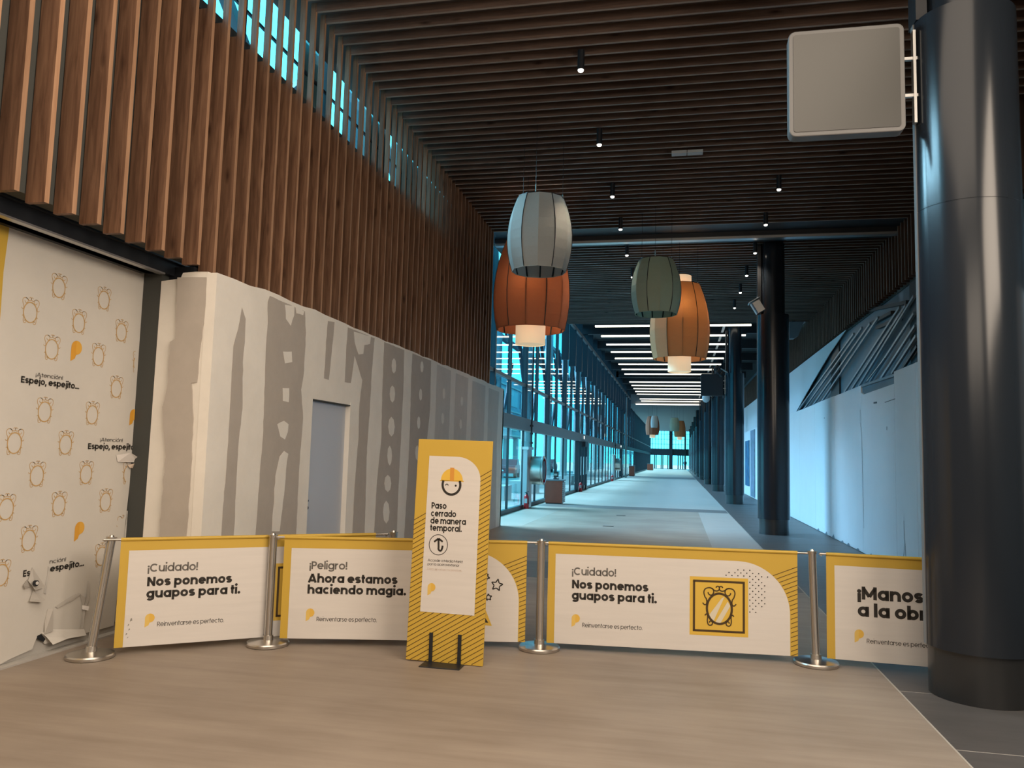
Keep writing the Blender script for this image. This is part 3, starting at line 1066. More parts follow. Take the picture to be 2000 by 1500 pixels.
# floodlight on the second column, junction boxes, cameras
fl = empty('floodlight', (1.83, 19.0, 5.28))
for nm, a, b, wd, ht, mm in (('hood', (1.60, 18.86, 5.33), (1.84, 18.86, 5.47), .30, .02, m_alu), ('housing', (1.74, 18.9, 5.38), (1.88, 18.9, 5.14), .22, .14, m_alu),
                             ('lens', (1.66, 18.88, 5.34), (1.80, 18.88, 5.10), .20, .03, mat('blue_lens', (0.2, 0.35, 0.5), .1)), ('arm', (1.86, 19.0, 5.28), (1.97, 19.2, 5.22), .05, .05, m_black)):
    bevel(MB().bar(a, b, wd, ht, (0, 1, 0) if nm in ('housing',) else (0, 0, 1)).build(nm, mm, fl), .004, 1)
tag(fl, 'grey tilted floodlight bolted high on the left of the second column', 'floodlight')
jb = empty('hanging_speaker', (4.2, 30, 6.8))
MB().prism([(3.99, 30, 6.82), (4.5, 30, 6.82), (4.3, 30, 6.3), (4.15, 30, 6.2), (3.99, 30, 6.2)], (0, .3, 0)).build('body', m_bluegrey, jb)
MB().box((4.1, 30.1, 6.82), (4.2, 30.2, 6.95)).build('bracket', m_black, jb)
tag(jb, 'dark blue box hanging from the ceiling, right of the second column', 'box')
dc = empty('dome_camera', (1.75, 32.2 + 12.85, 4.6))
q = PY(1379, 778, 44.9)
MB().lathe((q.x, 44.9, q.z), [(.02, -.24), (.12, -.2), (.2, -.1), (.22, 0), (.2, .12), (.1, .2), (0.01, .22)], 18).build('dome', m_ext_white, dc)
MB().bar((q.x, 44.9, q.z + .2), (2.0, 45, q.z + .1), .05, .05).build('arm', m_ext_white, dc)
MB().bar((q.x, 44.9, q.z - .25), (q.x, 44.9, q.z - .7), .04, .04).build('stem', m_black, dc)
tag(dc, 'round white security camera on an arm beside the fourth column', 'camera')
fc = empty('column_spotlight_cluster', (1.75, 31.9, 5.2))
for dx, dz, rx in ((-.35, .25, .35), (-.28, .1, .5), (-.15, .0, .3)):
    MB().tube((1.9 + dx, 31.9, 5.15 + dz), (1.9 + dx - .12 * cos(rx), 31.8, 5.15 + dz - .16), .07, n=10).build('lamp_head', m_black, fc)
MB().bar((1.65, 31.9, 5.3), (1.92, 32.0, 5.15), .04, .04).build('arm', m_alu, fc)
tag(fc, 'cluster of small black spotlight heads on the left of the third column', 'spotlight')

# ------------------------------------------------------------------ ceiling spots
left_row = [(-1.425, 11.0), (-1.425, 13.8), (-1.42, 16.68), (-1.42, 19.17), (-1.42, 21.7), (-1.42, 24.4), (-1.42, 29.3)]
right_row = [(2.03, 16.68), (2.03, 19.2), (2.03, 21.83), (2.03, 24.5), (2.03, 27.0), (2.03, 29.74)]
sp0 = None
nm_ = ['nearest', 'second nearest', 'third nearest', 'fourth nearest', 'fifth nearest', 'sixth nearest', 'farthest']
for row, nmr in ((left_row, 'left'), (right_row, 'right')):
    for i, (x, y) in enumerate(row):
        sc_ = (7.3 - 1.65) / (7.3 - 1.65)
        # the measured positions are for height 7.3; bring them down to the lens height
        kk = (6.58 - 1.65) / (7.3 - 1.65)
        x_, y_ = x * kk, y * kk
        if sp0 is None:
            sp0 = empty('ceiling_spotlight', (x_, y_, 6.58))
            local(MB().tube((0, 0, 0.012), (0, 0, .27), .045, n=20).build('body', m_black), sp0)
            local(MB().lathe((0, 0, 0), [(.001, -.016), (.026, -.012), (.036, 0), (.036, .012)], 18).build('lens', m_bulb), sp0)
            s = sp0
        else:
            s = copy_tree(sp0)
            s.location = (x_, y_, 6.58)
        tag(s, 'small black cylinder spotlight, %s of the %s row' % (nm_[i] if not (nmr == 'right' and i == 5) else 'farthest', nmr), 'spotlight', 'cylinder spotlights on the slatted ceiling')
        l = bpy.data.lights.new('spot_beam', 'SPOT')
        l.energy = 60
        l.spot_size = radians(80)
        l.spot_blend = 0.8
        l.color = (1, .82, .62)
        l.shadow_soft_size = .04
        lo = bpy.data.objects.new('spot_beam', l)
        lo.location = (0, 0, -.03)
        COL.objects.link(lo)
        lo.parent = s
el = empty('emergency_light', (0.12, 13.15, 6.82))
bevel(MB().box((-.13, 13.10, 6.80), (.12, 13.24, 6.85)).build('left_half', m_ext_white, el), .004)
bevel(MB().box((.13, 13.10, 6.80), (.385, 13.24, 6.85)).build('right_half', m_ext_white, el), .004)
tag(el, 'small flat white emergency light fixed under the slatted ceiling', 'emergency light')


# ------------------------------------------------------------------ lanterns
def lantern(cx, cy, ztop, zbot, rmax, rtop, rbot, fab, inner, label, n=12, inner_top=None, rot=0.0, far=False):
    t = empty('barrel_lantern', (cx, cy, zbot))
    H = ztop - zbot
    prof = []
    for k in range(9):
        u = k / 8
        # barrel profile through rbot, rmax, rtop
        a = rbot + (rtop - rbot) * u
        r = a + (rmax - (rbot + rtop) / 2) * (1 - (2 * u - 1) ** 2)
        prof.append((r, zbot + H * u))
    fm = mat('fabric_%d' % (abs(hash(fab)) % 99991), fab, 0.85, transl=0.16, noise=0.04, nscale=30)
    mb = MB()
    for i in range(n):
        for k in range(8):
            q = []
            for (ii, kk) in ((i, k), (i + 1, k), (i + 1, k + 1), (i, k + 1)):
                a = 2 * pi * ii / n + rot
                r, z = prof[kk]
                q.append((cx + r * cos(a), cy + r * sin(a), z))
            mb.poly(q)
    o = shade = mb.build('shade', fm, t, fix=False)
    if not far:
        for i in range(0, n):
            a = 2 * pi * i / n + rot
            P = MB()
            for k in range(8):
                r0_, z0_ = prof[k]
                r1_, z1_ = prof[k + 1]
                P.bar((cx + (r0_ + .001) * cos(a), cy + (r0_ + .001) * sin(a), z0_), (cx + (r1_ + .001) * cos(a), cy + (r1_ + .001) * sin(a), z1_), .012, .012)
            if i % 2 == 0:
                local(P.build('rib', m_black), shade)
            # inner rib seen through the open bottom
            P2 = MB()
            for k in range(4):
                r0_, z0_ = prof[k]
                r1_, z1_ = prof[k + 1]
                P2.bar((cx + (r0_ - .02) * cos(a), cy + (r0_ - .02) * sin(a), z0_), (cx + (r1_ - .02) * cos(a), cy + (r1_ - .02) * sin(a), z1_), .022, .012)
            local(P2.build('inner_rib', m_black), shade)
    rim = MB()
    for i in range(n):
        a, b = 2 * pi * i / n + rot, 2 * pi * (i + 1) / n + rot
        rim.bar((cx + rbot * cos(a), cy + rbot * sin(a), zbot), (cx + rbot * cos(b), cy + rbot * sin(b), zbot), .014, .014)
    rim.build('bottom_ring', fm, t)
    rim = MB()
    for i in range(n):
        a, b = 2 * pi * i / n + rot, 2 * pi * (i + 1) / n + rot
        rim.bar((cx + rtop * cos(a), cy + rtop * sin(a), ztop), (cx + rtop * cos(b), cy + rtop * sin(b), ztop), .012, .012)
    rim.build('top_ring', m_black, t)
    for i in range(3):
        a = 2 * pi * i / 3 + .5
        MB().tube((cx + rtop * cos(a), cy + rtop * sin(a), ztop), (cx + rtop * cos(a), cy + rtop * sin(a), CZ + (.105 if not far else .02)), .004, n=5).build('cable', m_black, t)
        if not far:
            MB().tube((cx + rtop * cos(a), cy + rtop * sin(a), ztop), (cx + rtop * cos(a), cy + rtop * sin(a), ztop + .12), .012, n=8).build('cable_clamp', m_alu, t)
    if inner:
        r, z0, z1 = inner
        im = mat('lit_inner_shade', (1.0, 0.80, 0.52), 0.8, emit=0.45 if not far else .3)
        MB().lathe((cx, cy, 0), [(r, z0), (r, z1)], 32).build('inner_shade', im, t)
        MB().lathe((cx, cy, 0), [(r * .99, z0 + .012), (0.01, z0 + .012)], 32).build('bottom_diffuser', im, t)
        if not far:
            l = bpy.data.lights.new('lantern_lamp', 'POINT')
            l.energy = 17
            l.color = (1, .66, .36)
            l.shadow_soft_size = .2
            lo = bpy.data.objects.new('lantern_lamp', l)
            COL.objects.link(lo)
            lo.location = (0, -r - .15, (z0 + z1) / 2 + .35 - zbot)
            lo.parent = t
            l2 = l.copy()
            lo2 = bpy.data.objects.new('lantern_lamp', l2)
            COL.objects.link(lo2)
            lo2.location = (r + .12, r * .6, (z0 + z1) / 2 + .35 - zbot)
            lo2.parent = t
    tag(t, label, 'lantern', 'barrel shaped fabric lanterns' if not far else 'far barrel shaped lanterns')
    return t


GREY_F, OR_F, GR_F, TAN_F = (0.50, 0.50, 0.47), (0.37, 0.14, 0.07), (0.38, 0.45, 0.33), (0.50, 0.255, 0.105)
lantern(-2.215, 12.3, 5.83, 4.63, .525, .385, .435, GREY_F, None, 'pale grey barrel lantern hanging in front of the rust orange one', rot=.13)
lantern(-2.765, 14.6, 5.83, 4.05, .725, .50, .655, OR_F, (.285, 3.77, 5.3), 'rust orange barrel lantern with lit white inner cylinder, behind the pale grey one', rot=.05)
lantern(-0.465, 16.5, 5.83, 4.68, .525, .36, .435, GR_F, None, 'sage green barrel lantern hanging in front of the tan one', rot=.2)
lantern(0.03, 19.0, 5.83, 4.05, .70, .48, .62, TAN_F, (.27, 3.74, 6.05), 'tan orange barrel lantern with lit white inner cylinder, behind the green one', rot=.1)
for (px0, px1, py0, py1, f, inn, lab) in ((1261, 1288, 813, 849, OR_F, True, 'far rust orange lantern deep in the corridor'), (1271, 1285, 812, 835, GREY_F, False, 'far pale grey lantern deep in the corridor'),
                                          (1308, 1327, 816, 842, GR_F, False, 'far sage green lantern deep in the corridor'), (1316, 1339, 822, 853, TAN_F, True, 'far tan lantern deep in the corridor, right of the green one')):
    d = 79 if inn else 76.5
    a, b = PY(px0, (py0 + py1) / 2, d), PY(px1, (py0 + py1) / 2, d)
    zt, zb = PY(px0, py0, d).z, PY(px0, py1, d).z
    r = (b.x - a.x) / 2
    lantern((a.x + b.x) / 2, d, zt, zb, r, r * .72, r * .88, f, (r * .4, zb - .3, zb + 1) if inn else None, lab, far=True)

# ------------------------------------------------------------------ plasterboard partition with door
PXW = -4.08
ytop = []
random.seed(3)
y = 6.27
while y < 18.32:
    ytop.append((y, 3.235 + random.uniform(-.012, .012) + (0.02 if 7 < y < 9 else 0)))
    y += 0.28
ytop.append((18.33, 3.215))
part = tag(empty('wall_partition', (PXW, 12, 0)), kind='structure')
D0, D1, DT = 8.29, 9.37, 2.24
def zt_at(yq):
    for (a, za), (b, zb) in zip(ytop[:-1], ytop[1:]):
        if a <= yq <= b:
            return za + (zb - za) * (yq - a) / (b - a)
    return ytop[-1][1]
def part_piece(ya, yb, z0, nm='board'):
    top = [(ya, zt_at(ya))] + [p for p in ytop if ya < p[0] < yb] + [(yb, zt_at(yb))]
    MB().prism([(PXW, ya, z0), (PXW, yb, z0)] + [(PXW, a, b) for a, b in reversed(top)], (-.10, 0, 0)).build(nm, m_plaster, part)
part_piece(6.27, D0, 0.0)
part_piece(D0, D1, DT)
part_piece(D1, 18.33, 0.0)
MB().box((PXW, 18.23, 0), (-4.80, 18.33, 3.2)).build('end_return', m_plaster, part)
# return face towards the hoarding
RY = 6.27
MB().prism([(-4.17, RY + .002, 0), (-4.17, RY + .002, 3.24), (-4.30, RY + .005, 3.245), (-4.44, RY + .02, 3.24), (-4.47, RY + .03, 3.19), (-4.68, RY + .05, 3.175), (-4.70, RY + .05, 0)], (0, .09, 0)).build('return_board', m_plaster, part)
# door leaf and reveal
door = tag(MB().box((PXW - .10, D0 + .01, 0.005), (PXW - .06, D1 - .01, DT - .01)).build('door_1', m_doorleaf), kind='structure')
MB().box((PXW - .06, D1 - .03, 0), (PXW + .004, D1 + .035, DT + .03)).build('door_jamb', m_plaster, door)
MB().box((PXW - .06, D0, DT - .012), (PXW + .002, D1, DT)).build('door_head_shade', m_back, door)  # dark colour paints the shadow at the top of the recess
MB().tube((PXW - .06, D0 + .07, 1.0), (PXW - .03, D0 + .07, 1.0), .018, n=10).build('door_lock', m_black, door)
MB().tube((PXW - .06, D0 + .07, 1.08), (PXW - .03, D0 + .07, 1.08), .012, n=10).build('door_lock', m_black, door)


def c6(x, y):
    return 280 + x / 2.679, 500 + y / 2.679


def rough_outline(pts, jit, step):
    out = []
    n = len(pts)
    for i in range(n):
        a, b = pts[i], pts[(i + 1) % n]
        l = sqrt((b[0] - a[0]) ** 2 + (b[1] - a[1]) ** 2)
        k = max(1, int(l / step))
        for j in range(k):
            t = j / k
            s = jit if 0 < j else jit * .3
            out.append((a[0] + (b[0] - a[0]) * t + random.uniform(-s, s), a[1] + (b[1] - a[1]) * t + random.uniform(-s, s) * .5))
    return out


def wall_patch(pts, material, off, nm, jit=0.006, face='x'):
    P = []
    for (x, y) in pts:
        if face == 'x':
            p = PX(*c6(x, y), PXW)
            a, z = p.y, p.z
        else:
            p = PY(*c6(x, y), RY)
            a, z = p.x, p.z
        if y >= 1450:
            z = 0.004
        P.append((a, min(z, 3.21)))
    P = rough_outline(P, jit, 0.07)
    if face == 'x':
        MB().prism([(PXW + off, a, z) for a, z in P], (-off + .0004, 0, 0)).build(nm, material, part)
    else:
        MB().prism([(a, RY - off, z) for a, z in P], (0, off + .03, 0)).build(nm, material, part)


wall_patch([(178, 112), (330, 112), (322, 300), (300, 470), (280, 660), (250, 665), (262, 850), (250, 1100), (225, 1450), (80, 1450), (95, 1300), (115, 1050), (100, 790), (130, 650), (140, 450), (170, 430)], m_board, .002, 'bare_board', face='y')
dark = [
    [(515, 270), (535, 330), (530, 450), (520, 560), (518, 800), (495, 1000), (485, 1200), (478, 1450), (405, 1450), (415, 1320), (435, 1100), (450, 850), (458, 700), (470, 470), (495, 380)],
    [(662, 196), (730, 240), (845, 290), (850, 400), (840, 600), (825, 700), (835, 850), (815, 1100), (800, 1450), (582, 1450), (600, 1250), (625, 950), (632, 750), (640, 500), (650, 350), (650, 240)],
    [(965, 340), (1000, 345), (985, 500), (970, 648), (945, 640), (955, 450)],
    [(1070, 362), (1210, 420), (1195, 600), (1185, 800), (1170, 1000), (1160, 1450), (1092, 1450), (1105, 1200), (1125, 950), (1130, 780), (1145, 650), (1105, 520), (1085, 665), (1053, 660), (1060, 500)],
    [(1260, 440), (1365, 488), (1360, 700), (1350, 900), (1335, 1200), (1325, 1450), (1205, 1450), (1220, 1200), (1245, 950), (1250, 700), (1258, 500)],
    [(1408, 505), (1505, 548), (1500, 800), (1480, 1000), (1470, 1200), (1455, 1450), (1362, 1450), (1380, 1200), (1395, 900), (1400, 650)],
]
for d in dark:
    wall_patch(d, m_board, .002, 'bare_board')
for d in ([(1537, 566), (1610, 600), (1600, 900), (1575, 1450), (1500, 1450), (1525, 900)], [(1635, 612), (1700, 640), (1690, 900), (1670, 1450), (1600, 1450), (1625, 900)],
          [(1722, 652), (1790, 680), (1780, 950), (1765, 1450), (1695, 1450), (1712, 950)], [(1808, 690), (1862, 712), (1850, 950), (1842, 1450), (1792, 1450), (1800, 950)]):
    wall_patch(d, m_board2, .0015, 'filled_board', jit=.01)
blobs = [[(740, 255), (790, 245), (788, 310), (770, 365), (745, 330)], [(730, 500), (775, 500), (778, 555), (740, 562)], [(728, 690), (762, 692), (760, 765), (730, 758)],
         [(700, 880), (735, 862), (758, 880), (755, 920), (740, 960), (715, 945)], [(735, 1020), (757, 1035), (745, 1120), (735, 1250), (712, 1440), (672, 1440), (690, 1150), (712, 1050)],
         [(1100, 395), (1190, 410), (1185, 460), (1155, 465), (1150, 512), (1125, 515), (1105, 450)], [(795, 262), (840, 290), (835, 310), (800, 300)]]
for (x, y, a, b) in ((1310, 575, 12, 40), (1302, 722, 14, 45), (1297, 893, 17, 52), (1288, 1045, 12, 52), (1278, 1190, 18, 45), (1270, 1340, 17, 60), (1457, 580, 8, 30), (1450, 725, 8, 32), (1440, 872, 8, 34),
                     (1432, 1030, 10, 40), (1572, 720, 7, 30), (1566, 850, 7, 30), (1666, 760, 6, 26), (1660, 880, 6, 26)):
    blobs.append([(x + a * cos(t * pi / 4), y + b * sin(t * pi / 4)) for t in range(8)])
for b in blobs:
    wall_patch(b, m_plaster, .0035, 'filler_patch', jit=.008)

# ------------------------------------------------------------------ printed hoarding at far left with beam and post
HX = -4.87
hz = empty('printed_hoarding', (HX, 5.3, 0))
HTOP = 3.275
# outline with torn right and bottom edges
redge = []
for (x, y) in ((300, 533), (296, 575), (293, 640), (287, 700), (281, 760), (275, 820), (268, 868), (262, 900), (262, 935), (258, 975), (252, 1020), (249, 1060), (243, 1110), (236, 1160), (226, 1215)):
    p = PX(x, y, HX)
    redge.append((p.y, p.z))
redge = rough_outline(redge, .006, .05)[:-1]
redge = [q for q in redge if q[1] > 0.02]
bot = []
for (x, y) in ((222, 1222), (200, 1228), (155, 1240), (122, 1247), (88, 1258), (82, 1246), (74, 1241), (68, 1254), (63, 1268), (40, 1278), (20, 1287), (0, 1298)):
    p = PX(x, y, HX)
    bot.append((p.y, p.z))
redge = [q for q in redge if q[0] > bot[0][0] - .5]
outl = [(2.6, HTOP), ] + [(redge[0][0], HTOP)] + redge + bot + [(2.6, .02)]
sheet = MB().prism([(HX, a, z) for a, z in outl], (-.012, 0, 0)).build('vinyl_sheet', m_vinyl, hz)
MB().box((HX - .05, 2.6, 0), (HX - .02, 6.30, HTOP)).build('back_board', m_smudge, hz)
MB().box((HX - .06, 2.6, -.0), (HX + .06, 6.28, .015)).build('floor_channel', m_smudge, hz)
# yellow edge strip
a, b = PX(0, 436, HX), PX(14, 440, HX)
MB().prism([(HX + .001, 3.6, 0.2), (HX + .001, PX(-40, 1200, HX).y, 0.2), (HX + .001, 4.79, 2.9), (HX + .001, 4.81, HTOP), (HX + .001, 3.6, HTOP)], (.001, 0, 0)).build('yellow_border', m_yellow, hz)


def hp(x, y):
    p = PX(x, y, HX)
    return p.y, p.z


def on_h(polys, material, nm, off=.002):
    mb = MB()
    for q in polys:
        mb.poly([(HX + off, a, z) for a, z in q])
    return local(mb.build(nm, material, fix=False), sheet)


mir = [(115, 561), (59, 609), (203, 585), (282, 604), (154, 630), (237, 648), (101, 681), (192, 695), (270, 709), (227, 758), (87, 803), (180, 809), (28, 864), (128, 867), (72, 928), (168, 925), (12, 993), (115, 986), (206, 979), (56, 1054), (251, 925), (240, 1030), (2, 1122), (198, 1085)]
pm = []
for (x, y) in mir:
    a, z = hp(x, y)
    pm += mirror2d(a, z - .005, .000255, 17, 32)
emax = 6.29
pm = [q for q in pm if all(pt[0] < (6.28 if pt[1] > 1 else 6.2) for pt in q)]
on_h(pm, m_gold, 'mirror_pattern')
full, half = [], []
for (x, y, h) in ((137, 705, .175), (252, 831, .15), (144, 1058, .16)):
    a, z = hp(x, y)
    f_, h_ = logo2d(a, z, h)
    full.append(f_)
    half.append(h_)
for f_, h_ in zip(full, half):
    on_h([f_], m_orange, 'logo_mark')
    on_h([h_], mat('logo_amber', (0.72, 0.38, 0.05), .6), 'logo_mark', .003)


def htext(s, xa, ya, xb, yb, cap, w, material):
    a, z = hp(xa, ya)
    b, z2 = hp(xb, yb)
    on_h(text2d(s, a, z, b, cap, w), material, 'lettering', .0035)


htext('¡Atención!', 69, 735, 122, 739, .031, .1, m_inkgrey)
htext('Espejo, espejito...', 40, 747, 154, 758, .050, .15, m_ink)
htext('¡Atención!', 195, 862, 239, 862, .031, .1, m_inkgrey)
htext('Espejo, espejito..', 171, 877, 266, 880, .050, .15, m_ink)
htext('Esp', 273, 668, 291, 670, .050, .15, m_ink)
htext('nción!', 96, 1101, 128, 1096, .031, .1, m_inkgrey)
htext('espejito...', 97, 1117, 163, 1108, .050, .15, m_ink)
htext('Es', 44, 1127, 58, 1123, .050, .15, m_ink)


def flap(px, mm, lift=.04, nm='torn_flap', base=.003):
    pts = []
    for k, (x, y, l) in enumerate(px):
        a, z = hp(x, y)
        pts.append((HX + base + l * lift, a, z))
    local(MB().prism(pts, (.0015, 0, 0)).build(nm, mm), sheet)


flap([(62, 1108, 0), (79, 1146, 1), (58, 1152, 1.2), (52, 1134, .2)], m_vinylback)
flap([(52, 1132, 0), (40, 1143, .8), (44, 1150, .6), (56, 1146, .2)], m_vinylback, .03)
flap([(63, 1152, .1), (79, 1170, .9), (72, 1176, 1), (50, 1174, .8), (57, 1168, .2)], m_vinylback)
flap([(84, 1158, 0), (92, 1122, 0), (93, 1106, .0), (95, 1108, .1), (90, 1140, .2), (88, 1160, .2)], m_smudge, .03, 'torn_edge')
flap([(92, 1190, 0), (98, 1188, .5), (96, 1232, .6), (82, 1238, .4), (86, 1215, 0)], m_vinylback, .05)
flap([(72, 1242, 0), (80, 1238, .1), (88, 1248, .1), (84, 1254, 0), (72, 1248, 0)], m_black, .01, 'hole', .002)
flap([(80, 1236, 0), (97, 1228, .3), (158, 1228, .5), (158, 1240, 1), (122, 1246, 1), (90, 1258, 1.2), (86, 1244, .4)], m_vinyl, .05)
flap([(155, 1160, 0), (163, 1168, .6), (168, 1160, .2), (171, 1135, 0), (172, 1136, .1), (172, 1165, .4), (164, 1190, .3), (158, 1236, .3), (154, 1236, .1), (162, 1190, 0)], m_vinylback, .03, 'torn_edge')
flap([(160, 1182, 0), (167, 1184, .8), (165, 1192, .8), (158, 1190, .2)], m_white, .04)
for (x, y) in ((153, 1158), (147, 1160), (141, 1163), (135, 1167), (129, 1170)):
    flap([(x, y, 0), (x + 4, y + 2, .35), (x - 18, y + 18, .35), (x - 22, y + 15, 0)], m_vinylback, .015, 'crease')
flap([(226, 888, 0), (247, 884, .8), (258, 893, 1.2), (262, 903, .6), (228, 902, .1)], m_white, .05)
flap([(247, 908, .2), (256, 905, .8), (264, 908, .8), (262, 914, .5), (250, 914, .4)], mat('pinkish_paper', (.6, .48, .38), .8), .04)
flap([(258, 882, 0), (262, 878, 0), (268, 890, .1), (268, 912, .1), (262, 900, 0), (257, 892, 0)], m_black, .01, 'hole', .001)
o = MB()
a, z = hp(57, 1138)
o.tube((HX + .05, a, z), (HX + .07, a, z), .022, n=14)
o.build('eyelet_ring', m_black, hz)
MB().tube((HX + .06, a, z), (HX + .075, a, z), .013, n=12).build('eyelet', m_white, hz)
tag(hz, 'torn white printed hoarding with small gold mirror outlines at the far left', 'hoarding')
# beam over it
bz = empty('black_steel_beam', (-4.7, 5, 3.35))
bx = -4.62
z_t = PX(0, 382, bx).z
z_b = PX(0, 418, bx).z
MB().box((bx - .2, 2.2, z_b + .01), (bx, 6.9, z_t)).box((-5.25, 6.42, 3.05), (-4.42, 7.6, 3.33)).box((-5.25, 6.45, 0), (-5.15, 7.5, 3.3)).build('beam', m_black, bz)
MB().box((bx - .25, 2.2, z_t), (bx + .04, 6.9, z_t + .02)).build('top_flange', m_black, bz)
MB().box((bx - .06, 2.2, z_b - .005), (bx + .004, 6.28, z_b + .01)).build('light_channel', m_alu, bz)
MB().box((HX - .03, 2.2, HTOP - .01), (bx - .06, 6.28, z_b + .01)).build('lower_lip', m_black, bz)
tag(bz, 'black steel beam with a thin metal strip over the printed hoarding', 'beam')
pb = empty('black_post', (-4.77, 6.38, 0))
MB().box((-4.95, 6.325, 0), (-4.675, 6.42, 3.33)).build('post', m_back, pb)
tag(pb, 'dark flat post between printed hoarding and plaster wall', 'post')


# ------------------------------------------------------------------ barrier stanchions
def stanchion(base, top=None, label=''):
    t = empty('barrier_post', (base[0], base[1], 0))
    tilt = Matrix.Identity(4)
    H = .915
    local(MB().lathe((0, 0, 0), [(.0, 0), (.172, 0), (.178, .006), (.178, .024), (.170, .034), (.07, .046), (.0, .05)], 48).build('base_plate', m_chrome), t)
    tx, ty = (top[0] - base[0], top[1] - base[1]) if top else (0, 0)
    up = Vector((tx, ty, H))
    b0 = Vector((0, 0, .03))
    local(MB().tube(b0, b0 + up * .06, .046, .042, n=28).build('collar', m_chrome), t)
    local(MB().tube(b0 + up * .05, up, .0325, n=28).build('tube', m_chrome), t)
    for k in range(6):
        a = 2 * pi * k / 6 + .3
        dx = Vector((cos(a), sin(a), 0)) * .0328
        local(MB().bar(b0 + up * .06 + dx, up * .985 + dx, .004, .004).build('tube_groove', m_grey), t)
    n = up.normalized()
    local(MB().tube(up, up + n * .008, .042, n=28).build('cap_disc', m_chrome), t)
    local(MB().tube(up + n * .008, up + n * .022, .022, .016, n=24).build('cap_knob', m_chrome), t)
    local(MB().tube(up - n * .012, up - n * .002, .037, n=24).build('cap_collar', m_chrome), t)
    tag(t, label, 'barrier post', 'chrome posts of the banner barrier')
    return t


P1, P2, P3, P4 = (-4.473, 5.493), (-3.39, 6.268), (-1.154, 6.843), (1.13, 7.045)
PR = (-2.555, 6.955)
P5 = (3.40, 6.93)
q = PZ(218, 1048, .925)
stanchion(P1, (q.x, q.y), 'leaning chrome barrier post at the far left, beside the torn hoarding')
stanchion(P2, None, 'chrome barrier post between the left caution banner and the danger banner')
stanchion(P3, None, 'chrome barrier post right of the yellow standing sign')
stanchion(P4, (1.13 - .024, 7.045), 'chrome barrier post left of the big foreground column')
stanchion(PR, None, 'rear chrome barrier post mostly hidden behind the danger banner')
stanchion(P5, None, 'chrome barrier post hidden behind the big foreground column')


